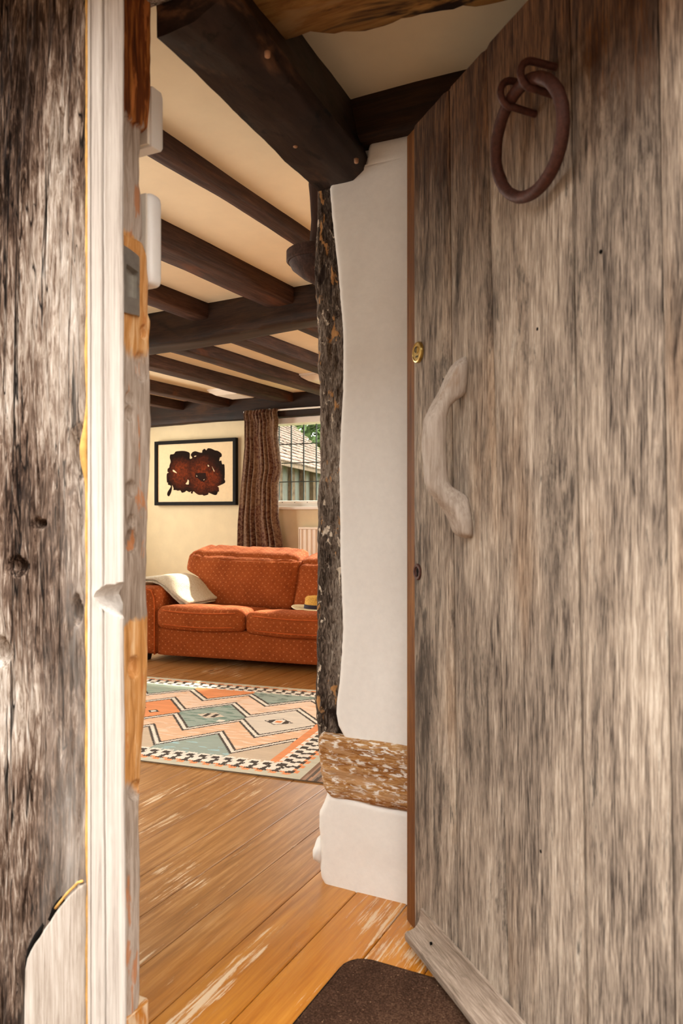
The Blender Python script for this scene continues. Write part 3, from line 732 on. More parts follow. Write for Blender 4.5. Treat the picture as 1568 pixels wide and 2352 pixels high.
# strike plate with slot
sp = []
def plate(u, v):                                   # u along Y, v along z; the end curls into the wood
    Y = lerp(0.985, 1.056+0.010*math.cos(v*PI*1.0)*0.0, u); z = lerp(1.345, 1.462, v)-0.012*u**2*(1 if v > 0.5 else -0.3)
    return (-0.9255-0.010*max(0, (u-0.85)/0.15)**2, Y, z)
m = MB(); NU, NV = 13, 13; vs_ = [plate(i/(NU-1), j/(NV-1)) for j in range(NV) for i in range(NU)]
fs = [(j*NU+i, j*NU+i+1, (j+1)*NU+i+1, (j+1)*NU+i) for j in range(NV-1) for i in range(NU-1) if not (5 <= i <= 9 and 3 <= j <= 8)]
m.add(fl(vs_), fs); o = m.build('strike_plate', M['steel'], frame, solid=0.003); o['label'] = 'grey steel strike plate with rectangular slot'
def slot(u, v): return Vector(plate(lerp(5, 10, u)/12, lerp(3, 9, v)/12))
m = MB(); a = [slot(0, 0), slot(1, 0), slot(1, 1), slot(0, 1)]; b = [p+Vector((-0.010, 0, 0)) for p in a]
m.add(fl(a+b), [(0, 1, 5, 4), (1, 2, 6, 5), (2, 3, 7, 6), (3, 0, 4, 7), (4, 5, 6, 7)]); m.build('bolt_box', M['steel'], o)

# white boxes fixed to the inner face of the frame
b1 = tag(empty('sensor_box', (-0.968, 1.124, 1.677)), 'white square-edged plastic box high up beside the door frame', 'wall box')
m = MB(); m.rings([[(x*s+ox, y, z_) for x, z_ in ((-0.03, zz0), (0.024, zz0), (0.024, zz1), (-0.03, zz1))] for y, s, ox, zz0, zz1 in ((-0.02, 1, 0, 0.0, 0.112), (0.006, 1, 0, 0.0, 0.112), (0.013, 0.9, 0.001, 0.009, 0.103))])
m.build('housing', M['white_plastic'], b1, bevel=0.0015, weld=True)
m = MB(); m.box(-0.034, 0.018, -0.026, -0.02, 0.004, 0.108); m.build('back_plate', M['cream_enamel'], b1)
b2 = tag(empty('switch_box', (-0.965, 1.118, 1.42)), 'white rounded plastic box just above the strike plate', 'wall box')
m = puff((0.03, 0.019, 0.0865), 0.014, 12, lambda p, c: p+Vector((-0.006, -0.002, 0.0865))); m.build('housing', M['white_plastic'], b2, smooth=True, weld=True)
m = MB(); m.box(-0.038, 0.016, -0.025, -0.0208, 0.006, 0.167); m.build('back_plate', M['cream_enamel'], b2)

# ------------------------------------------------------------------ the open door
DA = math.atan2(-0.691, 0.7225)
door = tag(empty('door_1', (-0.672, 1.693, 0.0), DA), 'old weathered oak plank door standing open, with branch handle and iron ring', 'door', kind='structure')
# local x runs from the free edge to the hinges, y inward, z up; the outer face is y = 0
DT, DB, DW = 1.911, 0.018, 1.0
m = MB(); m.box(-0.031, DW, 0.013, 0.045, DB-0.008, DT); o = m.build('backing', M['door_edge'], door, bevel=0.003); o['label'] = 'brown inner layer of the door showing along its free edge'
cuts = [(0.030, 0.034), (0.205, 0.243), (0.358, 0.439), (0.616, 0.667), (0.811, 0.852), (DW, DW)]
for k in range(5):
    (a1, a0), (b1_, b0) = cuts[k], cuts[k+1]
    rings = []; n = 60; g = 0.0017
    yo = (0.0, 0.0014, 0.0004, 0.0018, 0.0006)[k]
    for j in range(n+1):
        z = lerp(DB, DT-0.012, j/n); t = (z-0.1)/1.78
        xa = lerp(a0, a1, t)+g+0.0008*nz(k, 1, z*6); xb = lerp(b0, b1_, t)-g+0.0008*nz(k, 4, z*6)
        ring = [(xa, 0.014, z)]
        xsn = 14
        for i in range(xsn):
            x = lerp(xa, xb, i/(xsn-1)); e = min(x-xa, xb-x)
            ring.append((x, yo+0.004*max(0, 1-e/0.005)**2 + 0.0009*nz(x*30, k, z*3)+0.0006*nz(x*8, k, z*1.2), z))
        ring.append((xb, 0.014, z)); rings.append(ring)
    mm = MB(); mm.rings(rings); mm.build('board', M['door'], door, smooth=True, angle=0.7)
# drip board: coved weathering along the foot
prof = [(0.0, 0.099), (-0.0055, 0.098), (-0.0065, 0.088), (-0.0085, 0.075), (-0.013, 0.064), (-0.021, 0.0565), (-0.031, 0.0535), (-0.039, 0.0525), (-0.0435, 0.049), (-0.0445, 0.040), (-0.043, 0.033), (-0.037, 0.028), (0.0, 0.028)]
rings = []
for j in range(60):
    x = lerp(0.085, DW-0.02, j/59)
    rings.append([(x, y+0.0012*nz(x*9, z*30, 2), z+0.0012*nz(x*7, y*20, 8)) for y, z in prof])
m = MB(); m.rings(rings); o = m.build('drip_board', M['drip'], door, smooth=True, angle=0.6); o['label'] = 'coved grey drip board along the foot of the door'
# branch handle
h_out = [(0.948, 0.004), (0.952, 0.020), (0.962, 0.027), (0.98, 0.032), (1.0, 0.043), (1.02, 0.058), (1.04, 0.073), (1.06, 0.0795), (1.10, 0.081), (1.15, 0.082), (1.19, 0.078), (1.215, 0.066), (1.245, 0.049), (1.275, 0.036), (1.297, 0.026), (1.31, 0.013), (1.316, 0.002)]
h_in = [(1.030, -0.006), (1.038, 0.006), (1.046, 0.022), (1.056, 0.032), (1.08, 0.036), (1.14, 0.038), (1.19, 0.036), (1.214, 0.029), (1.226, 0.017), (1.236, 0.003), (1.242, -0.006)]
h_s = [(0.948, 0.291), (0.98, 0.289), (1.02, 0.279), (1.06, 0.266), (1.12, 0.261), (1.19, 0.260), (1.24, 0.266), (1.28, 0.272), (1.316, 0.277)]
h_w = [(0.948, 0.016), (0.955, 0.026), (0.98, 0.028), (1.02, 0.026), (1.06, 0.0235), (1.12, 0.0225), (1.18, 0.024), (1.23, 0.026), (1.27, 0.027), (1.30, 0.022), (1.316, 0.008)]
rings = []
for j in range(130):
    z = lerp(0.948, 1.316, j/129); no, ni, sc_, w_ = table(h_out, z), table(h_in, z), table(h_s, z), table(h_w, z)
    cn, hn = (no+ni)/2, (no-ni)/2; ring = []
    for k in range(28):
        a = k*2*PI/28; ca, sa = math.cos(a), math.sin(a)
        p = 0.8
        x = sc_ + w_*math.copysign(abs(ca)**p, ca); y = -(cn + hn*math.copysign(abs(sa)**p, sa))
        ring.append((x+0.0022*fr(x*28, y*28, z*14, 3), y+0.0022*fr(x*28+7, y*28, z*14, 3), z+0.0025*nz(x*30, y*30, z*20)))
    rings.append(ring)
for _ in range(3):                                     # ease the elbows
    rings = [rings[0]]+[[tuple((Vector(rings[j-1][k])+2*Vector(rings[j][k])+Vector(rings[j+1][k]))/4) for k in range(28)] for j in range(1, 129)]+[rings[-1]]
m = MB(); m.rings(rings)
hd = m.build('handle', M['handle'], door, smooth=True); hd['label'] = 'silvered bent branch used as a pull handle'
for s_, y_, z_ in ((0.252, -0.033, 1.272), (0.272, -0.030, 0.985)):
    mm = MB(); mm.lathe([(0.0001, 0.0015), (0.003, 0.001), (0.0032, -0.002)], 10); o = mm.build('screw_hole', M['black'], hd, smooth=True); o.location = (s_, y_, z_); o.rotation_euler = (PI/2, 0, -0.3)
# iron ring on two staples
RC = Vector((0.560, -0.036, 1.6235)); RR = 0.097
ring_pts = []
for k in range(64):
    a = k*2*PI/64; ring_pts.append(RC + Vector((RR*math.cos(a), -0.012*math.sin(a), RR*0.90*math.sin(a))))
m = MB(); rs = []
m.tube(ring_pts, 0.0105, 16, closed=True)
m.v = [tuple(Vector(v)+Vector((0.0008*nz(v[0]*90, v[1]*90, v[2]*90),)*3)) for v in m.v]
o = m.build('iron_ring', M['iron'], door, smooth=True); o['label'] = 'heavy rusted iron ring'
for s_ in (0.527, 0.588):
    path = []
    for k in range(25):
        t = k/24
        if t < 0.3: path.append((s_, lerp(0.006, -0.046, t/0.3), 1.736+0.004*t))
        elif t < 0.7:
            a = (t-0.3)/0.4*PI; path.append((s_, -0.046-0.0215*math.sin(a), 1.7145+0.0225*math.cos(a)))
        else: path.append((s_+0.002, lerp(-0.046, 0.006, (t-0.7)/0.3), lerp(1.692, 1.687, (t-0.7)/0.3)))
    mm = MB(); mm.tube(path, 0.0062, 12); o = mm.build('staple', M['iron'], door, smooth=True); o['label'] = 'rusted iron staple'
# brass cylinder lock and old keyhole
def disc(name, prof, mat, loc, parent=door, n=32):
    mm = MB(); mm.lathe(prof, n); o = mm.build(name, mat, parent, smooth=True, angle=0.6); o.location = loc; o.rotation_euler = (PI/2, 0, 0); return o
lk = disc('cylinder_lock', [(0.024, -0.004), (0.0245, 0.004), (0.023, 0.007), (0.0205, 0.0075), (0.0195, 0.006), (0.0001, 0.006)], M['brass'], (0.066, 0, 1.367)); lk['label'] = 'round brass cylinder lock'
mm = MB(); mm.lathe([(0.0001, 0.0075), (0.0085, 0.0075), (0.009, 0.0055)], 24, (0, 0.005, 0)); kp = mm.build('plug', M['brass'], lk, smooth=True, angle=0.6)
mm = MB(); mm.box(-0.0014, 0.0014, -0.001, 0.011, 0.0072, 0.0082); mm.build('keyway', M['brass_dark'], lk)
mm = MB(); mm.tube([(0.0065*math.cos(a)-0.001, 0.0065*math.sin(a)+0.006, 0.0078) for a in [0.6+k*0.35 for k in range(14)]], 0.0008, 6); mm.build('maker_mark', M['brass_dark'], lk)
for k in (-1, 0, 1):
    mm = MB(); mm.box(k*0.004-0.0012, k*0.004+0.0012, -0.012, -0.008, 0.0058, 0.0066); mm.build('maker_mark', M['brass_dark'], lk)
kh = disc('keyhole', [(0.0185, -0.003), (0.019, 0.002), (0.017, 0.0042), (0.0125, 0.004), (0.0105, 0.001), (0.0001, 0.0005)], M['iron'], (0.060, 0, 0.862)); kh['label'] = 'rusted round keyhole escutcheon'
mm = MB(); mm.lathe([(0.0001, 0.0022), (0.0055, 0.002), (0.006, -0.001)], 16, (0, 0.003, 0)); mm.box(-0.003, 0.003, -0.011, 0.0, 0.0, 0.002); mm.build('key_slot', M['black'], kh)
for s_, z_ in ((0.70, 1.395), (0.535, 1.315), (0.16, 0.56), (0.12, 0.55), (0.545, 0.42), (0.74, 0.2)):
    disc('nail', [(0.003, -0.003), (0.0032, 0.0005), (0.0001, 0.0012)], M['black'], (s_, 0.0008, z_), n=10)
disc('nail', [(0.003, -0.003), (0.0035, 0.001), (0.0001, 0.002)], M['black'], (0.17, -0.022, 0.067), n=10)
for z_ in (0.35, 1.55):
    mm = MB(); mm.box(0.45, 1.02, 0.0455, 0.052, z_-0.03, z_+0.03); mm.build('strap_hinge', M['iron'], door, bevel=0.002)

# ------------------------------------------------------------------ door mat
mt = tag(empty('door_mat', (-0.36, 1.235, 0)), 'dark brown fibre door mat on the orange floorboards inside the door', 'door mat')
hw, hh, cr = 0.385, 0.305, 0.055
def mat_top(u, v):
    x = (u*2-1)*hw; y = (v*2-1)*hh
    qx = max(-(hw-cr), min(hw-cr, x)); qy = max(-(hh-cr), min(hh-cr, y))
    dx, dy = x-qx, y-qy; l = max(abs(dx), abs(dy)); d = math.hypot(dx, dy)
    if d > 1e-9: x, y = qx+dx/d*l, qy+dy/d*l
    e = min(hw-abs(x), hh-abs(y)); return x, y, e
def mt_fn(u, v):
    x, y, e = mat_top(u, v); edge_ = u in (0, 1) or v in (0, 1)
    if edge_: return (x*1.001, y*1.001, 0.0008)
    return (x, y, 0.0105 + 0.0022*nz(x*150, y*150, 1)+0.001*nz(x*40, y*40, 3))
m = MB(); m.grid(190, 150, mt_fn); o = m.build('pile', M['mat'], mt, smooth=True)
m = MB(); pts = []
for k in range(120):
    u = k/30; s_ = int(u); f_ = u-s_
    pts.append(mat_top(*[(f_, 0), (1, f_), (1-f_, 1), (0, 1-f_)][s_])[:2])
m.rings([[(x, y, 0.0005) for x, y in pts], [(x*1.002, y*1.002, 0.008) for x, y in pts]]); m.build('backing', M['black'], mt)

# ------------------------------------------------------------------ kilim rug
RA = math.radians(7.8)
rug = tag(empty('kilim_rug', (-1.405, 2.4635, 0), RA), 'flat-woven kilim rug with peach, teal and cream diamonds on the wooden floor', 'rug')
def rug_col(u, v):
    """u to the left from the right-hand border, v away from the doorway (metres)"""
    CR, DK, PE, PP, TE, OR, GR, BL = '#efe8dc', '#544c46', '#edc4a2', '#f2d6bf', '#a3b1a7', '#ec9d6c', '#cdc9b6', '#a9cbd0'
    jag = 0.006*(abs(((v+0.3*u)/0.011) % 1-0.5)*4-1); jagu = 0.005*(abs((u/0.011) % 1-0.5)*4-1)
    if u < 0.0:
        return ['#8a6e5c', '#a98a76', '#6e6259', '#b9947a', '#938377', '#5f5650'][int((-u+0.002*nz(u*20, v*6, 1))/0.011) % 6]
    vv = min(v, 1.352-v); far = v > 0.676
    def border(w, along):
        q = (along/0.057+(0.5 if far else 0)) % 1; w = w+0.5*jagu; q = (q+jag*6) % 1
        if w < 0.032: return GR
        if w < 0.052: return OR if q < 0.55 else GR
        if w < 0.066: return DK if q < 0.5 else (OR if q < 0.85 else DK)
        if w < 0.090: return DK if q < 0.34 else CR
        if w < 0.112: return CR if 0.2 < q < 0.85 else DK
        if w < 0.140: return DK if 0.05 < q < 0.62 else CR
        if w < 0.158: return CR if q < 0.8 else None
        return None
    if vv < u + 0.0:
        b = border(vv, u)
    else:
        b = border(u, v)
    if b: return b
    if u < 0.188+0.012*math.sin(v*2) and 0.15 < v < 1.2: return OR if v < 0.7 else PE
    k = (u-0.385)/0.36; t = abs(((k+0.5) % 1)-0.5)*2
    d = int(math.floor(k+0.5)); h = int(math.floor(k))
    z1, z2, z3, z4 = 0.215+0.235*t, 0.447+0.215*t, 0.935-0.20*t, 1.135-0.18*t
    best = min(abs(v-z) for z in (z1, z2, z3, z4)) + jag*0.5
    if best < 0.0125: return CR
    if best < 0.030: return DK
    streak = nz(u*14, v*60, 2)
    if v < z1:
        return [OR, PE, TE][0] if False else ({0: '#d3bfa7', 1: TE}.get((h+1) % 2) if not (v < 0.30 and h % 2 == 0 and streak > 0.35) else BL)
    if v < z2: return PE if streak < 0.25 else PP
    if v < z3:
        cu = 0.385+0.36*d; du, dv = (u-cu), (v-0.69)
        fillc = [CR, TE, OR][d % 3]
        a = abs(du)/0.075+abs(dv)/0.055
        if d % 3 == 0:
            if a < 1.0:
                if abs(du) < 0.016 and abs(dv) < 0.016: return OR
                if abs(abs(du)-0.038) < 0.014 and abs(dv) < 0.026 or a > 0.86: return DK
                return CR
            return '#e3d9cb'
        if d % 3 == 1:
            if a < 1.0: return DK if (abs(abs(du)-0.022) < 0.012 and abs(dv) < 0.03) else '#ddcfbc'
            if abs(du+0.09) < 0.018 and abs(dv+0.07) < 0.016: return CR
            return TE if streak < 0.2 else '#7c9488'
        for ox in (-0.05, 0.05):
            e = abs(du-ox)/0.034+abs(dv-0.02*ox/0.05)/0.03
            if e < 1: return CR if e < 0.55 else DK
        return OR
    if v < z4: return PP if streak < 0.25 else PE
    return [TE, OR, '#a9b7a8'][(h) % 3] if streak < 0.3 else ['#6f7f76', '#f0a375', '#9db0a2'][h % 3]
res = 0.0045; RW, RD = 2.15, 1.352
nu, nv = int((RW)/res), int(RD/res); vs_ = []; fs = []; cols = []; cache = {}
for j in range(nv+1):
    for i in range(nu+1):
        x = 0.13 - i*res; y = j*res
        vs_.append((x, y, 0.006+0.0006*nz(x*6, y*6, 1)))
for j in range(nv):
    for i in range(nu):
        a = j*(nu+1)+i; fs.append((a, a+nu+1, a+nu+2, a+1))
        c = rug_col(-(0.13-(i+0.5)*res), (j+0.5)*res)
        if c not in cache: cache[c] = hx(c)
        cols.append(cache[c])
m = MB(); m.add(vs_, fs); o = m.build('weave', M['rug'], rug)
at_ = o.data.attributes.new('weave', 'FLOAT_COLOR', 'CORNER'); buf = []
for c in cols: buf += list(c)*4
at_.data.foreach_set('color', buf)
m = MB(); m.box(0.13-RW+0.002, 0.128, 0.002, RD-0.002, 0.0005, 0.0052); m.build('underside', plain('rug_edge', '#6b5a48'), rug)

# ------------------------------------------------------------------ sofa
SA = math.radians(8.5)
so = Vector((-3.37, 4.0, 0)) - 0.2*Vector((math.cos(SA), math.sin(SA), 0))
sofa = tag(empty('sofa', so, SA), 'terracotta two-seat sofa with small cross pattern under the window', 'sofa')
def soft(name, x0, x1, y0, y1, z0, z1, r, fn=None, n=18, mat='sofa', label=None):
    c = Vector(((x0+x1)/2, (y0+y1)/2, (z0+z1)/2)); h = ((x1-x0)/2, (y1-y0)/2, (z1-z0)/2)
    def g(p, q):
        p = p + c
        return fn(p, q) if fn else p
    m = puff(h, r, n, g); o = m.build(name, M[mat], sofa, smooth=True, uv=True, weld=True)
    if label: o['label'] = label
    return o
SW = 1.80
soft('base', 0.19, SW-0.19, 0.0, 0.84, 0.042, 0.235, 0.02, n=10)
soft('back_frame', 0.12, SW-0.12, 0.78, 1.0, 0.045, 0.6, 0.05, n=10)
for x0, x1, s in ((0.0, 0.20, 1), (SW-0.20, SW, -1)):
    def arm_fn(p, q, x0=x0, s=s):
        t = sstep(0.33, 0.49, p.z)
        p.x += -s*0.02*t; p.z -= 0.0 ; p.y += 0.02*sstep(0.3, 0.48, p.z)
        return p
    a = soft('arm', x0, x1, -0.01, 0.86, 0.042, 0.495, 0.055, arm_fn, 14)
    mm = MB(); xx0, xx1 = x0+0.018, x1-0.018
    pts = [(xx0, -0.012, 0.05), (xx0, -0.012, 0.2), (xx0, -0.012, 0.36), (xx0-s*0.012, -0.005, 0.43), (xx0-s*0.01+0.02, 0.008, 0.475), (xx0+0.08-s*0.02, 0.012, 0.487), (xx1-0.02-s*0.02, 0.008, 0.475), (xx1-s*0.012, -0.005, 0.43), (xx1, -0.012, 0.36), (xx1, -0.012, 0.2), (xx1, -0.012, 0.05)]
    mm.tube(pts, 0.005, 8); mm.build('piping', M['sofa_piping'], a, smooth=True)
def seat_fn(x0, x1, seed):
    def f(p, q):
        top = (1-q[0]**4)*(1-abs(q[1])**4)
        if q[2] > 0: p.z += 0.018*top*q[2] + 0.006*fr(p.x*7+seed, p.y*7, 1, 3)
        else: p.z += 0.004*fr(p.x*5, p.y*5, seed, 2)
        p.y -= 0.028*(1-q[0]**2)*max(0, -q[1])
        p.z -= 0.010*math.sin((p.x-x0)/(x1-x0)*PI)*max(0, -q[1])
        if q[2] > 0: p.z -= 0.065*sstep(0.0, 0.6, p.y)
        return p
    return f
for i, (x0, x1) in enumerate(((0.195, 0.838), (0.842, 1.605))):
    dz = -0.012*i
    c = soft('seat_cushion', x0, x1, -0.025, 0.60, 0.226+dz, 0.372+dz, 0.045, seat_fn(x0, x1, i*5.0), 20)
    for zz in (0.262+dz, 0.352+dz):
        mm = MB(); mm.tube([(lerp(x0+0.02, x1-0.02, k/20), -0.026-0.029*(1-(k/10-1)**2)+0.03*max(0, abs(k/10-1)-0.85)/0.15, zz-0.010*math.sin(k/20*PI)) for k in range(21)], 0.004, 8)
        mm.build('piping', M['sofa_piping'], c, smooth=True)
def back_fn(x0, x1, seed, zt):
    def f(p, q):
        t = (p.z-0.34)/(zt-0.34)
        p.y += 0.15*t                                      # leans back
        p.y -= 0.035*(1-q[0]**2)*(1-q[2]**2)*max(0, -q[1])
        if q[2] > 0.6: p.z += 0.008*fr(p.x*9+seed, p.y*4, 2, 3) - 0.018*(p.x-x0)/(x1-x0)
        wr = sstep(0.2, 0.9, q[2])
        rid = 1-abs(nz(p.x*13+seed+2.0*p.z, p.z*4, 3))*2
        p.y -= 0.016*wr*max(0, rid)**3*max(0, -q[1]) + 0.007*fr(p.x*7, p.y*6, p.z*7+seed, 3)
        p.z += 0.006*wr*fr(p.x*24+seed, p.z*6, 7, 3)
        p.z -= 0.055*(1-q[1])/2*sstep(0.35, 1.0, q[2])     # the crown slopes down to its front
        if seed == 0: p.x += 0.13*(1-sstep(0.50, 0.58, p.z))*max(0, -q[0])
        return p
    return f
for i, (x0, x1, zt) in enumerate(((0.065, 0.965, 0.745), (0.955, 1.70, 0.70))):
    b = soft('back_cushion', x0, x1, 0.49, 0.75, 0.30, zt+0.012, 0.065, back_fn(x0, x1, i*7.0, zt), 44)
for x, y in ((0.07, 0.06), (SW-0.1, 0.06), (0.07, 0.84), (SW-0.1, 0.84)):
    mm = MB(); mm.rings([[(x-a, y-a, z), (x+a, y-a, z), (x+a, y+a, z), (x-a, y+a, z)] for a, z in ((0.025, 0.0), (0.032, 0.045))]); mm.build('leg', M['dark_wood_leg'], sofa)

def sofa_w(x, y, z):                                     # sofa frame -> world
    return Vector((so.x + x*math.cos(SA)-y*math.sin(SA), so.y + x*math.sin(SA)+y*math.cos(SA), z))
# folded throw over the arm
th = tag(empty('folded_throw', sofa_w(0.155, 0.3, 0.335), SA), 'thick cream wool throw folded over the left arm of the sofa', 'throw')
pathT = [(-0.20, 0.11), (-0.175, 0.160), (-0.115, 0.182), (-0.04, 0.180), (0.03, 0.150), (0.09, 0.100), (0.15, 0.052), (0.20, 0.022)]
def throw_layer(off, thick, y0, y1, x_end, seed):
    pts = []
    for i in range(len(pathT)-1):
        p0, p1, p2, p3 = [Vector(pathT[max(0, min(len(pathT)-1, i+k))]) for k in (-1, 0, 1, 2)]
        for s in range(5):
            t = s/5; pts.append(0.5*((2*p1)+(p2-p0)*t+(2*p0-5*p1+4*p2-p3)*t*t+(3*p1-p0-3*p2+p3)*t**3))
    pts.append(Vector(pathT[-1])); rings = []
    for k, p in enumerate(pts):
        a = pts[max(0, k-1)]; b = pts[min(len(pts)-1, k+1)]; t = (b-a).normalized(); nn = Vector((-t.y, t.x))
        if nn.y < 0: nn = -nn
        e = min(1, min(k, len(pts)-1-k)/1.5+0.35); ring = []
        for i in range(14):
            f_ = i/13; y = lerp(y0, y1, f_)+0.008*nz(k*0.2, seed, 1); r_ = min(1, min(f_, 1-f_)*10+0.3)
            q = p+nn*(off+thick*0.5*e*r_+0.004*nz(k*0.3, f_*4, seed)); ring.append((q.x+0.05*(f_-0.5), y, q.y))
        for i in range(13, -1, -1):
            f_ = i/13; y = lerp(y0, y1, f_)+0.008*nz(k*0.2, seed, 1); r_ = min(1, min(f_, 1-f_)*10+0.3)
            q = p+nn*(off-thick*0.5*e*r_+0.004*nz(k*0.3, f_*4, seed)); ring.append((q.x+0.05*(f_-0.5), y, q.y))
        rings.append(ring)
    mm = MB(); mm.rings(rings); return mm
throw_layer(0.0, 0.020, -0.17, 0.24, 0, 1).build('lower_fold', M['throw'], th, smooth=True)
throw_layer(0.022, 0.024, -0.175, 0.245, 0, 4).build('upper_fold', M['throw'], th, smooth=True)
# hat
ht = tag(empty('straw_hat', sofa_w(1.235, 0.30, 0.352), SA), 'straw hat with dark band lying on the sofa seat', 'hat')
def oval(mm, prof):
    rings = [[(r*1.12*math.cos(k*2*PI/36), r*0.95*math.sin(k*2*PI/36), z+ (0.010*math.cos(2*k*2*PI/36) if r > 0.12 else 0)) for k in range(36)] for r, z in prof]; mm.rings(rings); return mm
oval(MB(), [(0.088, 0.012), (0.12, 0.012), (0.165, 0.016), (0.168, 0.014), (0.12, 0.008), (0.088, 0.008)]).build('brim', M['pale_straw'], ht, smooth=True)
oval(MB(), [(0.090, 0.008), (0.088, 0.035), (0.083, 0.078), (0.076, 0.088), (0.055, 0.090), (0.03, 0.080), (0.0005, 0.076)]).build('crown', M['straw'], ht, smooth=True)
oval(MB(), [(0.0915, 0.010), (0.092, 0.012), (0.0895, 0.038), (0.0885, 0.038)]).build('band', M['hat_band'], ht, smooth=True)

# ------------------------------------------------------------------ picture
PX0, PX1, PZ0, PZ1, PY = -5.10, -4.12, 1.066, 1.706, 6.012
pic = tag(empty('framed_picture', ((PX0+PX1)/2, PY, (PZ0+PZ1)/2)), 'black-framed abstract print of dark brown and rust blots', 'picture')
W2, H2, fw = (PX1-PX0)/2, (PZ1-PZ0)/2, 0.034
for n_, b in (('frame_rail', (-W2, W2, H2-fw, H2)), ('frame_rail', (-W2, W2, -H2, -H2+fw)), ('frame_stile', (-W2, -W2+fw, -H2+fw, H2-fw)), ('frame_stile', (W2-fw, W2, -H2+fw, H2-fw))):
    mm = MB(); mm.box(b[0], b[1], -0.012, 0.03, b[2], b[3]); mm.build(n_, M['black_frame'], pic, bevel=0.002)
mm = MB(); mm.box(-W2+fw*0.5, W2-fw*0.5, 0.004, 0.012, -H2+fw*0.5, H2-fw*0.5); mm.build('mount', M['paper'], pic)
blob = [(310,430),(320,395),(380,385),(410,345),(480,335),(560,335),(635,360),(650,400),(648,470),(690,455),(665,410),(690,360),(740,340),(800,360),(850,365),(855,330),(890,300),(920,325),(945,292),(1000,298),(1060,328),(1110,340),(1165,390),(1165,440),(1140,455),(1130,515),(1160,505),(1175,570),(1212,585),(1215,810),(1205,820),(1222,890),(1105,955),(1120,970),(1125,1045),(1110,1045),(1085,1100),(1040,1100),(960,1065),(950,1095),(880,1115),(860,1100),(800,1100),(755,1075),(720,1045),(705,1040),(690,1080),(665,1060),(675,1035),(640,1050),(590,1025),(570,1045),(515,1060),(490,1020),(445,1025),(420,1015),(370,1010),(375,985),(350,925),(348,980),(330,1060),(295,1120),(265,1095),(275,1040),(325,960),(315,930),(280,920),(278,880),(260,875),(258,735),(290,710),(270,690),(275,640),(300,620),(305,580),(325,520),(310,460)]
IW, IH = (W2-fw)*2, (H2-fw)*2
def pc(x, y):
    top = 230-(x-92)*0.044
    return ((x-105)/1250-0.5)*IW, ((1218-y)/(1218-top)-0.5)*IH
def flat(pts, name, mat, y0, y1, parent):
    n = len(pts); mm = MB(); mm.add([(x, y0, z) for x, z in pts]+[(x, y1, z) for x, z in pts], [tuple(range(n)), tuple(range(2*n-1, n-1, -1))]+[(i, n+i, n+(i+1) % n, (i+1) % n) for i in range(n)])
    return mm.build(name, mat, parent)
def smooth_poly(pts):
    out = []; n = len(pts)
    for i in range(n):
        p0, p1, p2, p3 = [Vector(pts[(i+k) % n]) for k in (-1, 0, 1, 2)]
        for s in range(3):
            t = s/3; out.append(tuple(0.5*((2*p1)+(p2-p0)*t+(2*p0-5*p1+4*p2-p3)*t*t+(3*p1-p0-3*p2+p3)*t**3)))
    return out
flat(smooth_poly([pc(*p) for p in blob]), 'ink_blot', M['art'], 0.0032, 0.0042, pic)
for gp in ([(360,660),(385,665),(425,705),(432,722),(395,705),(365,690)], [(615,830),(635,850),(632,915),(600,918),(578,905),(605,870)], [(725,425),(755,415),(755,430),(725,440)], [(945,575),(970,600),(960,612),(945,605)], [(755,755),(775,775),(765,785)], [(875,835),(895,825),(880,850)], [(1010,600),(1055,690),(1045,700)]):
    flat([pc(*p) for p in gp], 'paper_gap', M['paper'], 0.0024, 0.0034, pic)
flat([pc(*p) for p in [(740,720),(915,720),(915,830),(880,875),(840,860),(770,800),(740,800)]], 'dark_blot', plain('dark_ink', '#24120b', 0.8, 0.1), 0.0026, 0.0034, pic)

# ------------------------------------------------------------------ window in the far wall
win = struct(empty('window_1', (-3.583, YB, WZ0)), 'white casement window of leaded rectangular panes')
def wl(x): return x+3.583
GX0, GX1, GZ0, GZ1 = -3.847, -2.527, 1.105, 1.805; gy = 0.075
mm = MB()
for b in ((WX0, GX0, WZ0, WZ1), (GX1, WX1, WZ0, WZ1), (GX0, GX1, WZ0, GZ0), (GX0, GX1, GZ1, WZ1)):
    mm.box(wl(b[0]), wl(b[1]), gy-0.03, gy+0.03, b[2]-WZ0, b[3]-WZ0)
mm.build('frame', M['white_paint'], win, bevel=0.004)
mm = MB(); mm.box(wl(WX0-0.03), wl(WX1+0.03), -0.035, 0.07, -0.022, 0.004); mm.build('sill', M['white_paint'], win, bevel=0.006)
mm = MB(); mm.box(wl(GX0), wl(GX1), gy-0.042, gy-0.03, GZ0-WZ0-0.03, GZ0-WZ0-0.004); o_ = mm.build('sash_rail', M['white_paint'], win, bevel=0.003)
for k in range(10):
    mm = MB(); mm.lathe([(0.0001, 0.002), (0.004, 0.0015), (0.0045, -0.001)], 8); q = mm.build('peg', M['black'], o_); q.location = (wl(GX0)+0.06+0.132*k, gy-0.042, GZ0-WZ0-0.017); q.rotation_euler = (PI/2, 0, 0)
mm = MB(); mm.box(wl(WX0-0.04), wl(WX1+0.04), -0.02, 0.05, WZ1-WZ0-0.045, WZ1-WZ0+0.012); mm.build('head_board', M['white_paint'], win, bevel=0.005)
NCOL, NROW = 10, 4; cw, rh = (GX1-GX0)/NCOL, (GZ1-GZ0)/NROW
mm = MB(); mm.box(-cw/2, cw/2, -0.0015, 0.0015, -rh/2, rh/2); gp = mm.build('pane', M['glass'], win)
first = True
for i in range(NCOL):
    for j in range(NROW):
        o = gp if first else gp.copy()
        if not first: C.objects.link(o)
        first = False; o.location = (wl(GX0)+cw*(i+0.5), gy, GZ0-WZ0+rh*(j+0.5))
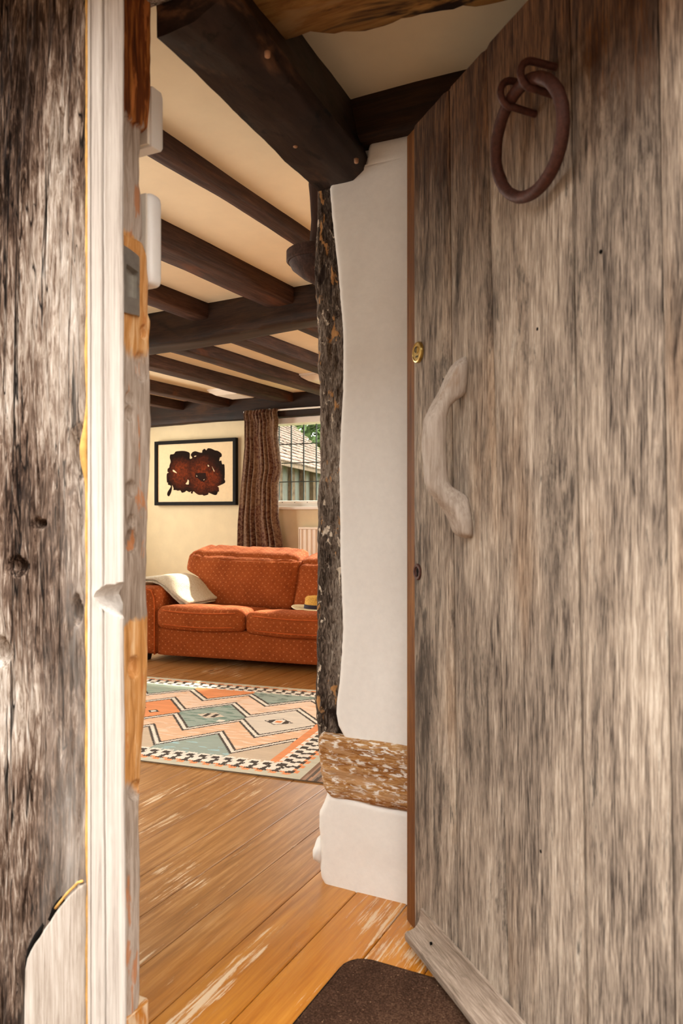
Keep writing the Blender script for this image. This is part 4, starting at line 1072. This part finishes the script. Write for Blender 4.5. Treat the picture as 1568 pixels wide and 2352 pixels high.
for i in range(1, NCOL):
    mm = MB(); mm.box(-0.005, 0.005, -0.005, 0.005, 0, GZ1-GZ0); o = mm.build('lead_bar', M['lead'], win); o.location = (wl(GX0)+cw*i, gy, GZ0-WZ0)
for j in range(1, NROW):
    mm = MB(); mm.box(0, GX1-GX0, -0.0045, 0.0045, -0.0045, 0.0045); o = mm.build('lead_bar', M['lead'], win); o.location = (wl(GX0), gy, GZ0-WZ0+rh*j)
def casement(name, cx, cy, z0, w, h, rz, lab):  # made-up windows out of view, framing the fill lamps
    e = struct(empty(name, (cx, cy, z0), rz), lab)
    mm = MB()
    for x0_, x1_, a_, b_ in ((-w/2, -w/2+0.05, 0, h), (w/2-0.05, w/2, 0, h), (-0.025, 0.025, 0.05, h-0.05), (-w/2+0.05, w/2-0.05, 0, 0.05), (-w/2+0.05, w/2-0.05, h-0.05, h)):
        mm.box(x0_, x1_, -0.03, 0.03, a_, b_)
    mm.build('frame', M['white_paint'], e)
    for x_ in (-w/4, w/4):
        mm = MB(); mm.box(x_-w/4+0.03, x_+w/4-0.03, -0.003, 0.003, 0.05, h-0.05); mm.build('pane', M['glass'], e)
casement('added_window_2', -2.55, 0.97, 0.75, 1.5, 0.9, 0, 'added unseen white casement window for fill light in the front wall')
casement('added_window_3', XL-0.15, 3.66, 0.85, 1.06, 1.0, PI/2, 'added unseen white casement window for fill light in the left wall near the front')
casement('added_window_4', XL-0.15, 5.05, 0.85, 1.16, 1.0, PI/2, 'added unseen white casement window for fill light in the left wall near the picture')
casement('added_window_5', -0.6, YB+0.08, 0.95, 1.6, 0.9, 0, 'added unseen white casement window for fill light in the far wall behind the partition')
# curtain and rail
cu = tag(empty('curtain', (-3.78, 5.90, 0.06)), 'brown patterned floor-length curtain beside the leaded window', 'curtain')
NU, NV = 150, 110; vs_ = []; uvs = []
for j in range(NV):
    v = j/(NV-1); z = 1.875*v; zw = z+0.06
    xl = table([(0.0, -4.07), (0.9, -4.035), (1.25, -4.0), (1.6, -3.955), (1.84, -3.952), (1.90, -3.965), (1.94, -3.95)], zw)
    xr = table([(0.0, -3.55), (0.72, -3.555), (0.95, -3.60), (1.25, -3.60), (1.4, -3.565), (1.7, -3.61), (1.84, -3.60), (1.90, -3.612), (1.94, -3.60)], zw)
    for i in range(NU):
        u = i/(NU-1); ph = u*2*PI*7.3+0.5*math.sin(zw*2.2+u*5)
        am = 0.024*(1-0.25*v) * (1 if zw < 1.84 else lerp(1, 0.55, (zw-1.84)/0.1))
        y = am*math.sin(ph)+0.008*math.sin(ph*2.3+zw*3)
        if zw > 1.84: y += 0.010*math.sin(u*2*PI*17)
        vs_.append((lerp(xl, xr, u)+3.78+0.012*math.sin(ph*1.0+1.2), y, z)); uvs.append((u*0.95, zw))
fs = [(j*NU+i, j*NU+i+1, (j+1)*NU+i+1, (j+1)*NU+i) for j in range(NV-1) for i in range(NU-1)]
m = MB(); m.add(vs_, fs); o = m.build('drape', M['curtain'], cu, smooth=True, solid=0.003)
ul = o.data.uv_layers.new(name='UVMap')
for l in o.data.loops: ul.data[l.index].uv = uvs[l.vertex_index]
rl = tag(empty('curtain_rail', (-3.0, 5.93, 1.925)), 'thin white curtain rail across the dark wall plate', 'curtain rail')
mm = MB(); mm.box(-0.98, 0.75, -0.008, 0.008, -0.006, 0.008); mm.build('track', M['white_plastic'], rl, bevel=0.002)
for x in (-0.7, 0.0, 0.6):
    mm = MB(); mm.box(x-0.01, x+0.01, -0.004, 0.05, 0.0, 0.018); mm.build('bracket', M['white_plastic'], rl)
# radiator
rd = tag(empty('radiator', (-2.95, 5.98, 0.16)), 'cream panel radiator on the wall under the window', 'radiator')
pts = []; NR = 19; x0 = -0.455; w_ = 0.91/NR
for k in range(NR):
    a = x0+k*w_; pts += [(a, -0.012), (a+w_*0.16, -0.022), (a+w_*0.52, -0.022), (a+w_*0.68, -0.012)]
pts.append((x0+0.91, -0.012))
mm = MB(); rings = [[(x, y, z) for x, y in pts]+[(x0+0.91, 0.012, z), (x0, 0.012, z)] for z in (0.02, 0.685)]; mm.rings(rings); mm.build('panel', M['cream_enamel'], rd, bevel=0.002)
mm = MB(); mm.box(x0-0.006, x0+0.916, -0.026, 0.05, 0.685, 0.705); mm.build('rail', M['cream_enamel'], rd, bevel=0.004)
mm = MB(); mm.box(x0-0.006, x0+0.916, -0.026, 0.05, 0.0, 0.02); mm.build('rail', M['cream_enamel'], rd, bevel=0.004)
for x in (x0-0.006, x0+0.910):
    mm = MB(); mm.box(x, x+0.006, -0.024, 0.05, 0.02, 0.69); mm.build('side_cover', M['cream_enamel'], rd, bevel=0.001)
for x in (-0.42, 0.42):
    mm = MB(); mm.tube([(x, 0.02, 0.01), (x, 0.02, -0.16)], 0.008, 10); mm.build('pipe', M['cream_enamel'], rd, smooth=True)

# ceiling lights in the far bay
for k, (x, y, lab) in enumerate(((-3.90, 5.66, 'square cream ceiling light near the far wall above the picture'), (-2.80, 5.36, 'square cream ceiling light nearest the dark post'))):
    cl = tag(empty('ceiling_light', (x, y, 2.03)), lab, 'ceiling light', 'flush lights between the far joists')
    mm = MB(); mm.rings([[(-a, -b, z), (a, -b, z), (a, b, z), (-a, b, z)] for a, b, z in ((0.11, 0.13, 0.0), (0.15, 0.18, 0.025), (0.15, 0.18, 0.035))]); mm.build('diffuser', M['cream_enamel'], cl, bevel=0.003, weld=True)
    mm = MB(); mm.box(-0.16, 0.16, -0.19, 0.19, 0.035, 0.052); mm.build('base_plate', M['white_paint'], cl, bevel=0.003)

# dark turned bracket shelf on the back of the post
bs = tag(empty('bracket_shelf', (-1.105, 2.06, 1.745)), 'dark round-fronted wooden bracket shelf high behind the post', 'shelf')
mm = MB(); mm.lathe([(0.098, 0.053), (0.102, 0.05), (0.102, 0.022), (0.098, 0.018), (0.0001, 0.018)], 40); mm.build('shelf_board', M['joist_y'], bs, smooth=True, angle=0.5)
mm = MB(); mm.lathe([(0.094, 0.018), (0.085, 0.0), (0.05, -0.028), (0.02, -0.045), (0.0001, -0.05)], 40); mm.build('corbel', M['joist_y'], bs, smooth=True, angle=0.5)
mm = MB(); mm.lathe([(0.030, 0.053), (0.03, 0.09), (0.026, 0.15), (0.030, 0.22), (0.034, 0.26), (0.030, 0.30), (0.03, 0.335)], 28); mm.build('upright', M['joist_z'], bs, smooth=True)
mm = MB(); mm.box(0.055, 0.10, -0.12, 0.0, 0.06, 0.2); mm.build('back_plate', M['joist_z'], bs, bevel=0.004)

# ------------------------------------------------------------------ outside: neighbour barn and a tree
EA, EB = Vector((-8.3, 13.7, 2.12)), Vector((-9.35, 17.5, 2.12))
ed = (EB-EA); ed.z = 0; ed.normalize(); side = Vector((-ed.y, ed.x, 0))
if side.x > 0: side = -side
barn = tag(empty('barn', ((EA-ed*5).x, (EA-ed*5).y, 0)), 'neighbouring barn with pale clay-tiled roof seen through the window', 'building')
L = 13.0; base = EA-ed*5
def bp(a, b, z): return ed*a + side*b + Vector((0, 0, z))      # along the eave, back from it, up
mm = MB(); mm.add([bp(0, 0.4, -0.15), bp(L, 0.4, -0.15), bp(L, 6, -0.15), bp(0, 6, -0.15), bp(0, 0.4, 2.4), bp(L, 0.4, 2.4), bp(L, 6, 2.4), bp(0, 6, 2.4)], [(0,3,2,1),(4,5,6,7),(0,1,5,4),(1,2,6,5),(2,3,7,6),(3,0,4,7)])
mm.build('wall', M['barn_board'], barn)
mm = MB()
for c in range(34):                                            # tile courses, each lapping the one below
    b0, b1_ = c*0.12, c*0.12+0.17; z0, z1 = 2.12+c*0.11+0.02, 2.12+c*0.11+0.135
    n = 80
    for k in range(n):
        a0, a1 = L*k/n, L*(k+0.93)/n; j = 0.018*nz(c*3.1, k*1.7, 2)
        mm.add([bp(a0, b0, z0+j), bp(a1, b0, z0+j), bp(a1, b1_, z1+j-0.03), bp(a0, b1_, z1+j-0.03), bp(a0, b0, z0+j-0.03), bp(a1, b0, z0+j-0.03)], [(0, 1, 2, 3), (0, 4, 5, 1)])
o = mm.build('tile', M['roof_tile'], barn); o['kind'] = 'stuff'
mm = MB(); mm.add([bp(0, 0.1, 2.10), bp(L, 0.1, 2.10), bp(L, 4.1, 5.75), bp(0, 4.1, 5.75), bp(0, 0.1, 2.0), bp(L, 0.1, 2.0), bp(L, 4.1, 5.6), bp(0, 4.1, 5.6)], [(0,1,2,3),(4,7,6,5),(0,4,5,1)]); mm.build('roof_deck', M['trunk'], barn)
mm = MB(); mm.add([bp(0, 0.02, 2.0), bp(L, 0.02, 2.0), bp(L, 0.06, 2.0), bp(0, 0.06, 2.0), bp(0, 0.02, 2.11), bp(L, 0.02, 2.11), bp(L, 0.06, 2.11), bp(0, 0.06, 2.11)], [(0,3,2,1),(4,5,6,7),(0,1,5,4),(1,2,6,5),(2,3,7,6),(3,0,4,7)]); mm.build('eaves_board', M['trunk'], barn)
for k in range(9):
    a = 0.6+k*1.1; mm = MB(); p = bp(a, 0.34, 0); mm.box(p.x-0.07, p.x+0.07, p.y-0.07, p.y+0.07, -0.15, 2.1); mm.build('post', M['trunk'], barn)
def tree(loc, h, r, seed, lab):
    t = tag(empty('tree', loc), lab, 'tree', 'trees beyond the barn'); rng = random.Random(seed)
    mm = MB(); mm.tube([(0, 0, -0.1), (0.1, 0, h*0.3), (0, 0.1, h*0.6), (0.05, 0, h*0.85)], lambda q: 0.22*(1-0.75*q), 10); mm.build('trunk', M['trunk'], t, smooth=True)
    mm = MB()
    for k in range(2600):
        d = Vector((rng.gauss(0, 1), rng.gauss(0, 1), rng.gauss(0, 1))).normalized()*r*(rng.random()**0.4)*(0.8+0.3*rng.random())
        p = Vector((0, 0, h*0.7))+Vector((d.x, d.y, d.z*0.85)); a = Vector((rng.gauss(0, 1), rng.gauss(0, 1), rng.gauss(0, 1))).normalized(); b = a.orthogonal().normalized(); c = a.cross(b)
        s = 0.11+0.08*rng.random(); mm.add([p-b*s, p+c*s*0.6, p+b*s, p-c*s*0.6], [(0, 1, 2, 3)])
    mm.build('foliage', M['leaf'], t)
tree((-13.3, 25.0, -0.15), 6.5, 2.3, 3, 'leafy green tree at the right end of the tiled roof')
tree((-10.5, 31.0, -0.15), 6.0, 2.1, 5, 'smaller green tree farther behind the barn')
